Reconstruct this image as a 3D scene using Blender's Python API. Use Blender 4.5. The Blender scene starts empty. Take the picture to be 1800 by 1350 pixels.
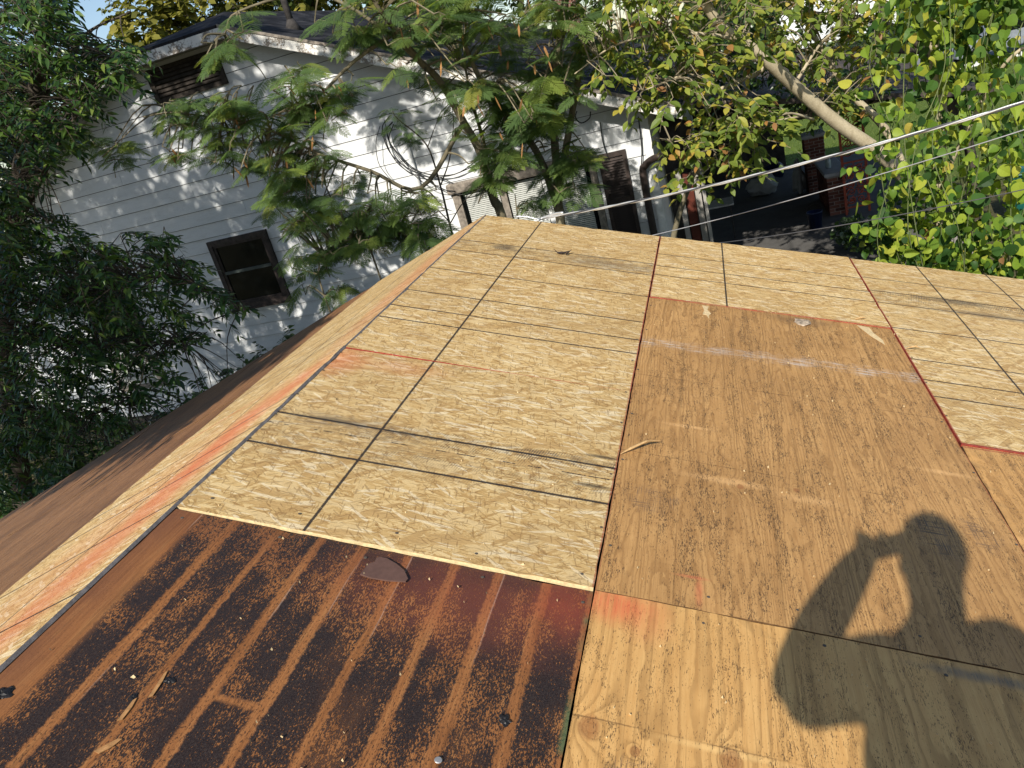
import bpy, bmesh, math, random
import numpy as np
from mathutils import Vector, Matrix

# ------------------------------------------------------------------ camera, world, sun, exposure
scene = bpy.context.scene
COL = scene.collection
W, H, FPX = 1800.0, 1350.0, 1366.8
YAW, PITCH, ROLL = -0.32555, 0.37625, -0.26972
CAM = np.array([1.6331, -5.2646, 0.8952])
AL = 0.32205                                     # roof pitch, 4 in 12
_f = np.array([math.sin(YAW)*math.cos(PITCH), math.cos(YAW)*math.cos(PITCH), -math.sin(PITCH)])
_r0 = np.array([math.cos(YAW), -math.sin(YAW), 0.0]); _u0 = np.cross(_r0, _f)
CR = math.cos(ROLL)*_r0 + math.sin(ROLL)*_u0
CU = -math.sin(ROLL)*_r0 + math.cos(ROLL)*_u0
CF = _f
cam = bpy.data.cameras.new('camera'); camo = bpy.data.objects.new('camera', cam); COL.objects.link(camo)
camo.matrix_world = Matrix(((CR[0], CU[0], -CF[0], CAM[0]), (CR[1], CU[1], -CF[1], CAM[1]), (CR[2], CU[2], -CF[2], CAM[2]), (0, 0, 0, 1)))
cam.sensor_fit = 'HORIZONTAL'; cam.angle = 2*math.atan(W/2/FPX); cam.clip_start = 0.01; cam.clip_end = 3000
scene.camera = camo

SUN = np.array([0.1113, 0.7929, -0.5991]); SUN /= np.linalg.norm(SUN)      # direction the light travels
world = bpy.data.worlds.new('World'); scene.world = world; world.use_nodes = True
wn = world.node_tree.nodes; bg = wn['Background']
sky = wn.new('ShaderNodeTexSky'); sky.sky_type = 'NISHITA'; sky.sun_disc = False
sky.sun_elevation = math.asin(-SUN[2]); sky.sun_rotation = math.atan2(-SUN[0], -SUN[1])
sky.altitude = 50; sky.air_density = 1.0; sky.dust_density = 0.6; sky.ozone_density = 1.2
world.node_tree.links.new(sky.outputs[0], bg.inputs[0]); bg.inputs[1].default_value = 0.098
sun = bpy.data.lights.new('sun', 'SUN'); suno = bpy.data.objects.new('sun', sun); COL.objects.link(suno)
sun.energy = 4.6; sun.angle = math.radians(0.53); sun.color = (1.0, 0.945, 0.845)
suno.rotation_euler = Vector(SUN).to_track_quat('-Z', 'Y').to_euler(); suno.location = (-2, -20, 20)
scene.view_settings.view_transform = 'Standard'; scene.view_settings.look = 'None'
scene.view_settings.exposure = 0.50; scene.view_settings.gamma = 1.0; scene.view_settings.use_curve_mapping = False

# ------------------------------------------------------------------ helpers: rays and points
def ray(x, y):
    v = CF + (x-W/2)/FPX*CR - (y-H/2)/FPX*CU
    return v/np.linalg.norm(v)
def at(x, y, Y):
    v = ray(x, y); return CAM + v*((Y-CAM[1])/v[1])
def proj(P):
    v = np.asarray(P) - CAM; z = v@CF
    return W/2+FPX*(v@CR)/z, H/2-FPX*(v@CU)/z, z

# ------------------------------------------------------------------ helpers: objects
def tag(o, label=None, cat=None, group=None, kind=None):
    if label: o['label'] = label
    if cat: o['category'] = cat
    if group: o['group'] = group
    if kind: o['kind'] = kind
    return o
def empty(name, loc=(0, 0, 0), rz=0, parent=None):
    o = bpy.data.objects.new(name, None); COL.objects.link(o); o.location = loc; o.rotation_euler = (0, 0, rz); o.empty_display_size = .1
    if parent: o.parent = parent
    return o
def link_mesh(name, me, mat=None, parent=None, smooth=False):
    if mat is not None and not me.materials: me.materials.append(mat)
    if smooth:
        me.polygons.foreach_set('use_smooth', [True]*len(me.polygons))
    o = bpy.data.objects.new(name, me); COL.objects.link(o)
    if parent: o.parent = parent
    return o
class MB:
    """collects simple shapes and links them as ONE mesh object"""
    def __init__(s): s.v = []; s.f = []
    def box(s, a, b):
        x0, y0, z0 = a; x1, y1, z1 = b; n = len(s.v)
        s.v += [(x0,y0,z0),(x1,y0,z0),(x1,y1,z0),(x0,y1,z0),(x0,y0,z1),(x1,y0,z1),(x1,y1,z1),(x0,y1,z1)]
        s.f += [tuple(n+i for i in q) for q in ((0,3,2,1),(4,5,6,7),(0,1,5,4),(1,2,6,5),(2,3,7,6),(3,0,4,7))]
        return s
    def prism(s, poly, d):
        """polygon (list of 3D points) extruded by vector d"""
        n = len(s.v); k = len(poly); d = np.asarray(d, float)
        s.v += [tuple(p) for p in poly] + [tuple(np.asarray(p)+d) for p in poly]
        s.f += [tuple(n+i for i in range(k))[::-1], tuple(n+k+i for i in range(k))]
        s.f += [(n+i, n+(i+1) % k, n+k+(i+1) % k, n+k+i) for i in range(k)]
        return s
    def quad(s, a, b, c, d):
        n = len(s.v); s.v += [tuple(a), tuple(b), tuple(c), tuple(d)]; s.f.append((n, n+1, n+2, n+3)); return s
    def tube(s, pts, rad, sides=6, cap=True):
        pts = [np.asarray(p, float) for p in pts]; k = len(pts)
        if not hasattr(rad, '__len__'): rad = [rad]*k
        n0 = len(s.v); ref = None
        for i in range(k):
            t = pts[min(i+1, k-1)]-pts[max(i-1, 0)]; t = t/(np.linalg.norm(t)+1e-9)
            if ref is None:
                ref = np.cross(t, (0.31, 0.2, 0.93)); ref /= np.linalg.norm(ref)+1e-9
            ref = ref-t*(ref@t); ref /= np.linalg.norm(ref)+1e-9
            b = np.cross(t, ref)
            for j in range(sides):
                a = 2*math.pi*j/sides
                s.v.append(tuple(pts[i]+rad[i]*(math.cos(a)*ref+math.sin(a)*b)))
        for i in range(k-1):
            for j in range(sides):
                a = n0+i*sides+j; b = n0+i*sides+(j+1) % sides
                s.f.append((a, b, b+sides, a+sides))
        if cap:
            s.f.append(tuple(n0+j for j in range(sides))[::-1]); s.f.append(tuple(n0+(k-1)*sides+j for j in range(sides)))
        return s
    def lathe(s, prof, c=(0, 0, 0), sides=16):
        n0 = len(s.v); k = len(prof)
        for r, z in prof:
            for j in range(sides):
                a = 2*math.pi*j/sides; s.v.append((c[0]+r*math.cos(a), c[1]+r*math.sin(a), c[2]+z))
        for i in range(k-1):
            for j in range(sides):
                a = n0+i*sides+j; b = n0+i*sides+(j+1) % sides; s.f.append((a, b, b+sides, a+sides))
        s.f.append(tuple(n0+j for j in range(sides))[::-1]); s.f.append(tuple(n0+(k-1)*sides+j for j in range(sides)))
        return s
    def mesh(s, name='m'):
        me = bpy.data.meshes.new(name); me.from_pydata([tuple(map(float, p)) for p in s.v], [], s.f); me.update(); return me
    def build(s, name, mat, parent=None, smooth=False, bevel=0):
        o = link_mesh(name, s.mesh(name), mat, parent, smooth)
        if bevel:
            b = o.modifiers.new('bevel', 'BEVEL'); b.width = bevel; b.segments = 2; b.limit_method = 'ANGLE'
        return o
def spline(pts, n=6):
    """Catmull-Rom through pts"""
    P = [np.asarray(p, float) for p in pts]; P = [2*P[0]-P[1]]+P+[2*P[-1]-P[-2]]; out = []
    for i in range(1, len(P)-2):
        for t in np.linspace(0, 1, n, endpoint=False):
            a, b, c, d = P[i-1:i+3]
            out.append(.5*((2*b)+(-a+c)*t+(2*a-5*b+4*c-d)*t*t+(-a+3*b-3*c+d)*t**3))
    out.append(P[-2]); return out

# ------------------------------------------------------------------ helpers: node materials
class G:
    def __init__(s, name):
        s.mat = bpy.data.materials.new(name); s.mat.use_nodes = True
        s.t = s.mat.node_tree; s.N = s.t.nodes; s.L = s.t.links
        s.bsdf = s.N['Principled BSDF']; s.out = s.N['Material Output']
    def put(s, v, sock):
        if isinstance(v, bpy.types.NodeSocket): s.L.new(v, sock)
        elif isinstance(v, (tuple, list)) and len(v) == 3 and sock.type == 'RGBA': sock.default_value = (*v, 1)
        else: sock.default_value = v
    def coord(s, which='Object'):
        n = s.N.new('ShaderNodeTexCoord'); return n.outputs[which]
    def m(s, op, a, b=0.0, c=0.0, clamp=False):
        n = s.N.new('ShaderNodeMath'); n.operation = op; n.use_clamp = clamp
        s.put(a, n.inputs[0]); s.put(b, n.inputs[1]); s.put(c, n.inputs[2]); return n.outputs[0]
    def vm(s, op, a, b=(0, 0, 0), scale=None):
        n = s.N.new('ShaderNodeVectorMath'); n.operation = op; s.put(a, n.inputs[0]); s.put(b, n.inputs[1])
        if scale is not None: s.put(scale, n.inputs['Scale'])
        return n.outputs['Value'] if op in ('LENGTH', 'DISTANCE', 'DOT_PRODUCT') else n.outputs[0]
    def sep(s, v):
        n = s.N.new('ShaderNodeSeparateXYZ'); s.put(v, n.inputs[0]); return n.outputs
    def comb(s, x=0.0, y=0.0, z=0.0):
        n = s.N.new('ShaderNodeCombineXYZ'); s.put(x, n.inputs[0]); s.put(y, n.inputs[1]); s.put(z, n.inputs[2]); return n.outputs[0]
    def rotz(s, v, ang):
        n = s.N.new('ShaderNodeVectorRotate'); n.rotation_type = 'Z_AXIS'; s.put(v, n.inputs['Vector']); s.put(ang, n.inputs['Angle']); return n.outputs[0]
    def noise(s, v, scale=5, detail=3, rough=.55, dist=0, dim='3D', color=False):
        n = s.N.new('ShaderNodeTexNoise'); n.noise_dimensions = dim; s.put(v, n.inputs['Vector'])
        s.put(scale, n.inputs['Scale']); n.inputs['Detail'].default_value = detail; n.inputs['Roughness'].default_value = rough; n.inputs['Distortion'].default_value = dist
        return n.outputs['Color'] if color else n.outputs[0]
    def vor(s, v, scale=1, dim='2D', feat='F1', rnd=1.0):
        n = s.N.new('ShaderNodeTexVoronoi'); n.voronoi_dimensions = dim; n.feature = feat; s.put(v, n.inputs['Vector']); n.inputs['Scale'].default_value = scale
        n.inputs['Randomness'].default_value = rnd; return n
    def white(s, w):
        n = s.N.new('ShaderNodeTexWhiteNoise'); n.noise_dimensions = '1D'; s.put(w, n.inputs['W']); return n.outputs['Value']
    def mix(s, f, a, b, blend='MIX'):
        n = s.N.new('ShaderNodeMix'); n.data_type = 'RGBA'; n.blend_type = blend
        s.put(f, n.inputs[0]); s.put(a, n.inputs[6]); s.put(b, n.inputs[7]); return n.outputs[2]
    def mixv(s, f, a, b):
        n = s.N.new('ShaderNodeMix'); n.data_type = 'VECTOR'
        s.put(f, n.inputs[0]); s.put(a, n.inputs[4]); s.put(b, n.inputs[5]); return n.outputs[1]
    def mixf(s, f, a, b):
        n = s.N.new('ShaderNodeMix'); n.data_type = 'FLOAT'
        s.put(f, n.inputs[0]); s.put(a, n.inputs[2]); s.put(b, n.inputs[3]); return n.outputs[0]
    def rng(s, v, a, b, c=0.0, d=1.0, smooth=True):
        n = s.N.new('ShaderNodeMapRange'); n.interpolation_type = 'SMOOTHSTEP' if smooth else 'LINEAR'
        s.put(v, n.inputs[0]); s.put(a, n.inputs[1]); s.put(b, n.inputs[2]); s.put(c, n.inputs[3]); s.put(d, n.inputs[4]); return n.outputs[0]
    def ramp(s, f, stops):
        n = s.N.new('ShaderNodeValToRGB'); s.put(f, n.inputs[0]); e = n.color_ramp.elements
        while len(e) < len(stops): e.new(.5)
        for i, (p, c) in enumerate(stops): e[i].position = p; e[i].color = (*c, 1)
        return n.outputs[0]
    def after(s, v, dep):
        """v unchanged for the eye, but evaluated after dep (keeps the shader stack small)"""
        n = s.N.new('ShaderNodeVectorMath'); n.operation = 'MULTIPLY_ADD'; s.put(dep, n.inputs[0]); n.inputs[1].default_value = (1e-7,)*3; s.put(v, n.inputs[2]); return n.outputs[0]
    def rand(s):
        return s.N.new('ShaderNodeObjectInfo').outputs['Random']
    def attr(s, name):
        n = s.N.new('ShaderNodeAttribute'); n.attribute_name = name; return n.outputs['Fac']
    def bump(s, h, dist=.002, strength=1.0, normal=None):
        n = s.N.new('ShaderNodeBump'); n.inputs['Distance'].default_value = dist; n.inputs['Strength'].default_value = strength
        s.put(h, n.inputs['Height'])
        if normal is not None: s.L.new(normal, n.inputs['Normal'])
        s.L.new(n.outputs[0], s.bsdf.inputs['Normal']); return n.outputs[0]
    def fin(s, color, rough=.7, spec=.3, metal=0.0):
        s.put(color, s.bsdf.inputs['Base Color']); s.put(rough, s.bsdf.inputs['Roughness']); s.put(spec, s.bsdf.inputs['Specular IOR Level'])
        s.put(metal, s.bsdf.inputs['Metallic']); return s.mat
def plain(name, c, rough=.7, spec=.3, metal=0.0, var=.18, scale=9.0):
    g = G(name); p = g.coord(); n = g.noise(p, scale, 5, .6); n2 = g.noise(p, scale*9, 3)
    f = g.m('ADD', g.m('MULTIPLY', n, .7), g.m('MULTIPLY', n2, .3))
    lo = tuple(x*(1-var*1.6) for x in c); hi = tuple(min(1, x*(1+var)) for x in c)
    g.bump(n2, .001, .3)
    return g.fin(g.ramp(f, [(.3, lo), (.7, hi)]), rough, spec, metal)

# ---- line / band masks used on the roof sheets (x = u across from the ridge, y = -v along it)
def line_mask(g, co, c0, half, rag=.004, lo=.25):
    """1 on a line |co-c0|<half with a ragged, patchy ink edge"""
    if not hasattr(g, 'n160'): g.n160 = g.m('SUBTRACT', g.noise(g.coord(), 160, 2), .5)
    d = g.m('ABSOLUTE', g.m('SUBTRACT', co, c0))
    d = g.m('MULTIPLY_ADD', g.n160, rag, d)
    return g.rng(d, half*.6, half*1.2, 1.0, 0.0)
def max_all(g, ms):
    r = ms[0]
    for q in ms[1:]: r = g.m('MAXIMUM', r, q)
    return r
def spot(g, u, v, cu, cv, ru, rv, soft=.5):
    """soft elliptical patch"""
    a = g.m('DIVIDE', g.m('SUBTRACT', u, cu), ru); b = g.m('DIVIDE', g.m('SUBTRACT', v, cv), rv)
    d = g.m('SQRT', g.m('ADD', g.m('MULTIPLY', a, a), g.m('MULTIPLY', b, b)))
    if not hasattr(g, 'n14'): g.n14 = g.m('SUBTRACT', g.noise(g.coord(), 14, 4, .65), .5)
    d = g.m('MULTIPLY_ADD', g.n14, 1.1, d)
    return g.rng(d, 1-soft, 1+soft, 1.0, 0.0)

def mat_osb(name, vlines=(), ulines=(), dirt=(), sprays=(), red_edges=(), faint_red_v=(), mirror=1, diag=False, tone=1.0, dashes=()):
    g = G(name); P = g.coord(); X = g.sep(P); u = X[0]; v = g.m('MULTIPLY', X[1], -1.0)
    off = g.m('MULTIPLY', g.rand(), 37.0)
    base = g.vm('ADD', g.comb(u, X[1], 0.0), g.comb(off, g.m('MULTIPLY', off, .61), 0.0))
    wob = g.vm('SCALE', g.vm('SUBTRACT', g.noise(base, 60, 2, .6, color=True), (.5, .5, .5)), scale=.0045)
    base = g.vm('ADD', base, wob)
    rs = random.Random(5)
    angs = [0.1, 1.25, -.7, .45, -1.15, .85, -.25, 1.55, -.5, .15, 1.0, -.12, -.9, .35, .02]
    vec = None; val = None
    for i, a in enumerate(angs):
        L = rs.uniform(.055, .12); Wd = rs.uniform(.008, .019)
        if i > 10: L *= .75; Wd *= .6
        r = g.rotz(g.vm('ADD', base if val is None else g.after(base, val), (i*3.7, i*1.9, 0)), a)
        sc = g.vm('MULTIPLY', r, (1/L, 1/Wd, 1))
        vn = g.vor(sc, 1.0); c = g.sep(vn.outputs['Color'])
        if vec is None: vec, val = sc, c[0]
        else:
            mk = g.m('GREATER_THAN', c[1], .58 if i < 8 else .76)
            vec = g.mixv(mk, vec, g.vm('ADD', sc, (0, 0, i*1.0))); val = g.mixf(mk, val, c[0])
    fib = g.noise(g.vm('MULTIPLY', vec, (.8, 5.0, 1)), 3.0, 4, .7)
    fib2 = g.noise(base, 300, 3, .7)
    t = g.m('ADD', g.m('MULTIPLY', val, .27), g.m('ADD', g.m('MULTIPLY', fib, .50), g.m('MULTIPLY', fib2, .30)))
    col = g.ramp(t, [(.30, (.24, .125, .042)), (.40, (.44, .268, .098)), (.52, (.60, .410, .175)), (.64, (.71, .520, .255)), (.78, (.83, .69, .42))])
    for i, (a, L, Wd, th, cc) in enumerate(((.2, .14, .024, .90, (.74, .555, .29)), (-.8, .11, .020, .91, (.50, .315, .125)), (1.35, .12, .022, .92, (.69, .50, .245)), (-.15, .15, .026, .93, (.54, .35, .145)))):
        r = g.rotz(g.vm('ADD', g.after(base, col), (i*6.3+31, i*3.9, 0)), a); scb = g.vm('MULTIPLY', r, (1/L, 1/Wd, 1)); c = g.sep(g.vor(scb, 1.0).outputs['Color'])
        fb = g.noise(g.vm('MULTIPLY', scb, (.7, 9.0, 1)), 2.5, 3, .65)
        col = g.mix(g.m('MULTIPLY', g.m('GREATER_THAN', c[1], th), .85), col, g.mix(g.rng(fb, .35, .65), tuple(x*.78 for x in cc), tuple(min(1, x*1.12) for x in cc)))
    # a few pale flakes and dark chips stand out from the even tan mass
    fl = None; base_f = g.after(base, col)
    for i, (a, L, Wd, th) in enumerate(((.10, .10, .011, .965), (-.3, .075, .012, .97), (.6, .065, .010, .97), (.02, .045, .005, .955))):
        r = g.rotz(g.vm('ADD', base_f if fl is None else g.after(base, fl), (i*5.3+9, i*2.9, 0)), a); c = g.sep(g.vor(g.vm('MULTIPLY', r, (1/L, 1/Wd, 1)), 1.0).outputs['Color'])
        k = g.m('GREATER_THAN', c[1], th); fl = k if fl is None else g.m('MAXIMUM', fl, k)
    col = g.mix(g.m('MULTIPLY', fl, g.rng(fib, .35, .62, .15, .80)), col, (.90, .80, .58))
    dk = None; base_d = g.after(base, col)
    for i, (a, L, Wd, th) in enumerate(((.7, .030, .0035, .945), (-.6, .026, .003, .945), (.1, .034, .003, .945), (1.4, .028, .0035, .945))):
        r = g.rotz(g.vm('ADD', base_d if dk is None else g.after(base, dk), (i*4.3+19, i*7.9, 0)), a); c = g.sep(g.vor(g.vm('MULTIPLY', r, (1/L, 1/Wd, 1)), 1.0).outputs['Color'])
        k = g.m('GREATER_THAN', c[1], th); dk = k if dk is None else g.m('MAXIMUM', dk, k)
    col = g.mix(g.m('MULTIPLY', dk, .48), col, (.17, .085, .028))
    big = g.noise(base, 1.7, 3, .6)
    col = g.mix(g.rng(big, .35, .75, 0.0, .30), col, (.42, .27, .11))
    sc_ = g.rng(g.noise(base, 5.5, 5, .72), .52, .75); col = g.mix(g.m('MULTIPLY', sc_, .30), col, (.25, .165, .085))
    col = g.mix(1.0, col, g.ramp(g.rand(), [(0, (.90, .88, .84)), (.5, (1.0, .97, .92)), (1, (1.05, 1.04, 1.0))]), 'MULTIPLY')
    if tone != 1.0: col = g.mix(1.0, col, (tone, tone, tone), 'MULTIPLY')
    grime = g.noise(g.after(base, col), 34, 4, .7)
    for (v0, v1, amt) in dirt:                       # scuffed grey bands between the printed lines
        w = (v1-v0)/2; d = g.m('DIVIDE', g.m('ABSOLUTE', g.m('SUBTRACT', v, (v0+v1)/2)), w)
        b = g.rng(d, .75, 1.25, 1.0, 0.0)
        st = g.rng(g.noise(g.comb(g.m('MULTIPLY', u, 1.5), g.m('MULTIPLY', v, 60.0), 0.0), 1.0, 4, .7), .42, .72)
        comb_ = g.rng(g.m('SINE', g.m('MULTIPLY', g.m('ADD', u, g.m('ADD', g.m('MULTIPLY', v, .22), g.m('MULTIPLY', grime, .006))), 720.0)), .1, .8)
        pk = g.rng(g.noise(g.comb(g.m('MULTIPLY', u, 4.0), g.m('MULTIPLY', v, 9.0), 3.0), 1.0, 3, .7), .42, .62, .12, 1.0)
        fd = g.rng(v, v0+.02, v1, 1.0, .1)
        k = g.m('ADD', g.m('MULTIPLY', st, .40), g.m('MULTIPLY', g.m('MULTIPLY', comb_, fd), g.m('MULTIPLY', pk, .85)))
        k = g.m('MULTIPLY', g.m('MULTIPLY', k, b), g.m('MULTIPLY', g.rng(grime, .3, .6), amt))
        col = g.mix(g.m('MINIMUM', k, .85), col, (.075, .058, .045))
    for (cu, cv, ru, rv, amt, c) in sprays:
        s_ = spot(g, u, v, cu, cv, ru, rv, .8)
        col = g.mix(g.m('MULTIPLY', s_, g.m('MULTIPLY', g.rng(fib2, .2, .7, .5, 1.0), amt)), col, c)
    ink = (.014, .012, .014)
    if vlines or ulines:
        line_mask(g, u, 50.0, .001)
        dm = None
        for q, w in [(z if isinstance(z, tuple) else (z, None)) for z in vlines]:
            d_ = g.m('ABSOLUTE', g.m('SUBTRACT', v, q)); d_ = g.m('SUBTRACT', d_, (w or .0056)); dm = d_ if dm is None else g.m('MINIMUM', dm, d_)
        ms = ([g.rng(g.m('MULTIPLY_ADD', g.n160, .004, dm), -.0022, .0012, 1.0, 0.0)] if dm is not None else []) + \
             [line_mask(g, u, q, .0052) for q in ulines] + [g.m('MULTIPLY', line_mask(g, v, q, .0028), g.rng(g.noise(g.comb(g.m('MULTIPLY', u, 26.0), q*7.0, 0.0), 1.0, 2), .50, .56)) for q in dashes]
        pat = g.rng(g.noise(base, 45, 4, .7), .20, .42, .35, 1.0)
        col = g.mix(g.m('MULTIPLY', max_all(g, ms), g.m('MULTIPLY', pat, .93)), col, ink)
    if diag:
        ms = []
        for (c0, k) in diag:
            ms.append(line_mask(g, g.m('ADD', u, g.m('MULTIPLY', v, k)), c0, .005))
        col = g.mix(g.m('MULTIPLY', max_all(g, ms), .8), col, ink)
    for q in faint_red_v:
        mk = line_mask(g, v, q[0], .006, .006); fade = g.rng(u, q[1], q[2], 1.0, .25)
        col = g.mix(g.m('MULTIPLY', mk, fade), col, (.50, .07, .03))
    for (ax, c0, hw, amt) in red_edges:
        mk = line_mask(g, u if ax == 'u' else v, c0, hw, .005)
        col = g.mix(g.m('MULTIPLY', mk, amt), col, (.26, .028, .020))
    g.bump(g.m('ADD', val, g.m('MULTIPLY', fib, .8)), .0012, .7)
    return g.fin(col, .62, .32)

def grain(g, u, v, off, knots=(), su=5.0, sv=.26, n=9.0, warp=1.0):
    """rotary-cut veneer: contour lines of a slow field stretched along v; knots pull the rings round them"""
    p = g.comb(g.m('ADD', g.m('MULTIPLY', u, su), off), g.m('MULTIPLY', v, sv), g.m('MULTIPLY', off, .3))
    F = g.m('ADD', g.m('MULTIPLY', g.noise(p, 1.0, 2, .5), 1.15*warp), g.m('MULTIPLY', g.noise(g.comb(g.m('MULTIPLY', u, 17.0), g.m('MULTIPLY', v, 5.0), off), 1.0, 3, .6), .10*warp))
    F = g.m('ADD', F, g.m('MULTIPLY', u, .9))
    kn = None
    for (cu, cv, r, a) in knots:
        du = g.m('DIVIDE', g.m('SUBTRACT', u, cu), r); dv = g.m('DIVIDE', g.m('SUBTRACT', v, cv), r*1.35)
        d2 = g.m('ADD', g.m('MULTIPLY', du, du), g.m('MULTIPLY', dv, dv))
        e = g.m('DIVIDE', 1.0, g.m('ADD', 1.0, g.m('MULTIPLY', d2, 1.1)))
        F = g.m('ADD', F, g.m('MULTIPLY', e, a))
        c = g.rng(g.m('ADD', d2, g.m('MULTIPLY', g.m('SUBTRACT', g.noise(g.coord(), 40, 3), .5), .8)), .25, 1.3, 1.0, 0.0)
        kn = c if kn is None else g.m('MAXIMUM', kn, c)
    x = g.m('MULTIPLY', F, n)
    fr = g.m('FRACT', x)
    late = g.m('MULTIPLY', g.rng(fr, .45, .86), g.rng(fr, .90, 1.0, 1.0, 0.0))
    return late, kn

def mat_ply(name, light, dark, knots=(), n=9.0, late_amt=.55, specks=.8, patches=1.0, white_band=None, sprays=(), stain=None, hlines=(), scr=(), pale=(), tone_noise=1.0, su=5.0, red_edges=()):
    g = G(name); P = g.coord(); X = g.sep(P); u = X[0]; v = g.m('MULTIPLY', X[1], -1.0)
    off = g.m('MULTIPLY', g.rand(), 23.0)
    late, kn = grain(g, u, v, off, knots, n=n, su=su)
    fine = g.noise(g.comb(g.m('MULTIPLY', u, 260.0), g.m('MULTIPLY', v, 9.0), off), 1.0, 4, .65)
    fine2 = g.noise(g.comb(g.m('MULTIPLY', u, 60.0), g.m('MULTIPLY', v, 2.5), off), 1.0, 4, .65)
    big = g.noise(g.comb(u, v, off), 2.2, 4, .65); mid = g.noise(g.comb(g.m('MULTIPLY', u, 2.0), v, off), 11.0, 5, .7)
    f = g.m('ADD', g.m('ADD', g.m('MULTIPLY', fine, .35), g.m('MULTIPLY', fine2, .35)), g.m('MULTIPLY', mid, .30))
    col = g.ramp(f, [(.32, dark), (.66, light)])
    latc = tuple(x*.42 for x in light); latc = (latc[0], latc[1]*.86, latc[2]*.72)
    col = g.mix(g.m('MULTIPLY', late, g.rng(mid, .25, .7, late_amt*.5, late_amt)), col, latc)
    col = g.mix(g.rng(big, .38, .72, 0.0, .38*tone_noise), col, tuple(x*.72 for x in dark))
    if pale:
        for (cu, cv, ru, rv, amt) in pale:
            s_ = spot(g, u, v, cu, cv, ru, rv, .9)
            col = g.mix(g.m('MULTIPLY', s_, amt), col, tuple(min(1, x*1.5+.05) for x in light))
    if kn is not None:
        col = g.mix(g.m('MULTIPLY', kn, .6), col, (.26, .095, .032))
    # weather checks: short black slits along the grain, in patches
    sl = g.noise(g.comb(g.m('MULTIPLY', u, 640.0), g.m('MULTIPLY', v, 74.0), off), 1.0, 2, .6)
    sl2 = g.noise(g.comb(g.m('MULTIPLY', u, 330.0), g.m('MULTIPLY', v, 170.0), g.m('ADD', off, 4.0)), 1.0, 2, .6)
    pt = g.noise(g.comb(g.m('MULTIPLY', u, 20.0), g.m('MULTIPLY', v, 2.2), off), 1.0, 4, .7)
    pt2 = g.noise(g.comb(g.m('MULTIPLY', u, 45.0), g.m('MULTIPLY', v, 20.0), off), 1.0, 2, .6)
    th = g.rng(g.m('ADD', g.m('MULTIPLY', pt, .6), g.m('MULTIPLY', pt2, .4)), .36, .65, .70, .543)
    thp = g.m('ADD', th, (1-patches)*.06)
    bl = g.rng(g.m('SUBTRACT', sl, thp), 0.0, .04)
    bl2 = g.rng(g.m('SUBTRACT', sl2, g.m('ADD', thp, .045)), 0.0, .03)
    bk = g.m('MULTIPLY', g.m('MAXIMUM', bl, bl2), specks)
    col = g.mix(bk, col, (.06, .034, .02))
    lk = g.rng(g.noise(g.comb(g.m('MULTIPLY', u, 95.0), g.m('MULTIPLY', v, 1.1), g.m('ADD', off, 3.0)), 1.0, 3, .6), .57, .66)
    col = g.mix(g.m('MULTIPLY', lk, .34), col, tuple(x*.38 for x in dark))
    if white_band:
        for (v0, u0, v1, u1, wd, amt) in white_band:      # chalky scrape that crosses the sheet
            k = (v1-v0)/(u1-u0); d = g.m('ABSOLUTE', g.m('SUBTRACT', v, g.m('ADD', g.m('MULTIPLY', g.m('SUBTRACT', u, u0), k), v0)))
            d = g.m('ADD', d, g.m('MULTIPLY', g.m('SUBTRACT', g.noise(P, 9, 4, .7), .5), wd*3.2))
            b = g.rng(d, wd*.1, wd*1.3, 1.0, 0.0)
            st = g.rng(g.noise(g.comb(g.m('MULTIPLY', u, 7.0), g.m('MULTIPLY', v, 90.0), 1.0), 1.0, 4, .75), .42, .68)
            st = g.m('MULTIPLY', st, g.rng(g.noise(g.comb(g.m('MULTIPLY', u, 9.0), g.m('MULTIPLY', v, 14.0), 5.0), 1.0, 4, .7), .36, .60, .15, 1.0))
            col = g.mix(g.m('MULTIPLY', g.m('MULTIPLY', b, st), amt), col, (.58, .53, .49))
    for (cu, cv, ru, rv, amt, c) in sprays:
        s_ = spot(g, u, v, cu, cv, ru, rv, .8)
        col = g.mix(g.m('MULTIPLY', s_, g.m('MULTIPLY', g.rng(fine, .25, .7, .4, 1.0), amt)), col, c)
    for (cu, cv, ru, rv, amt) in scr:               # fields of cross-hatched nail-plate scratches
        s_ = spot(g, u, v, cu, cv, ru, rv, .35)
        w1 = g.rng(g.noise(g.comb(g.m('MULTIPLY', u, 420.0), g.m('MULTIPLY', v, 9.0), 7.0), 1.0, 2), .52, .62)
        w2 = g.rng(g.noise(g.comb(g.m('MULTIPLY', u, 8.0), g.m('MULTIPLY', v, 240.0), 9.0), 1.0, 2), .56, .64)
        col = g.mix(g.m('MULTIPLY', s_, g.m('MULTIPLY', g.m('MAXIMUM', w1, w2), amt)), col, (.07, .055, .05))
    for (v0, k, amt) in hlines:                     # cracked veneer joints across the sheet
        mk = line_mask(g, g.m('ADD', v, g.m('MULTIPLY', u, k)), v0, .0022, .006)
        col = g.mix(g.m('MULTIPLY', mk, g.m('MULTIPLY', g.rng(g.noise(P, 7, 2), .35, .6), amt)), col, (.07, .035, .015))
    for (ax, c0, hw, amt) in red_edges:
        mk = line_mask(g, u if ax == 'u' else v, c0, hw, .006)
        col = g.mix(g.m('MULTIPLY', mk, amt), col, (.28, .035, .022))
    g.bump(g.m('SUBTRACT', g.m('ADD', fine, g.m('MULTIPLY', late, -.25)), g.m('MULTIPLY', bk, 1.6)), .0009, .7)
    return g.fin(col, g.rng(fine2, .2, .8, .5, .68), .33)

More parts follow.
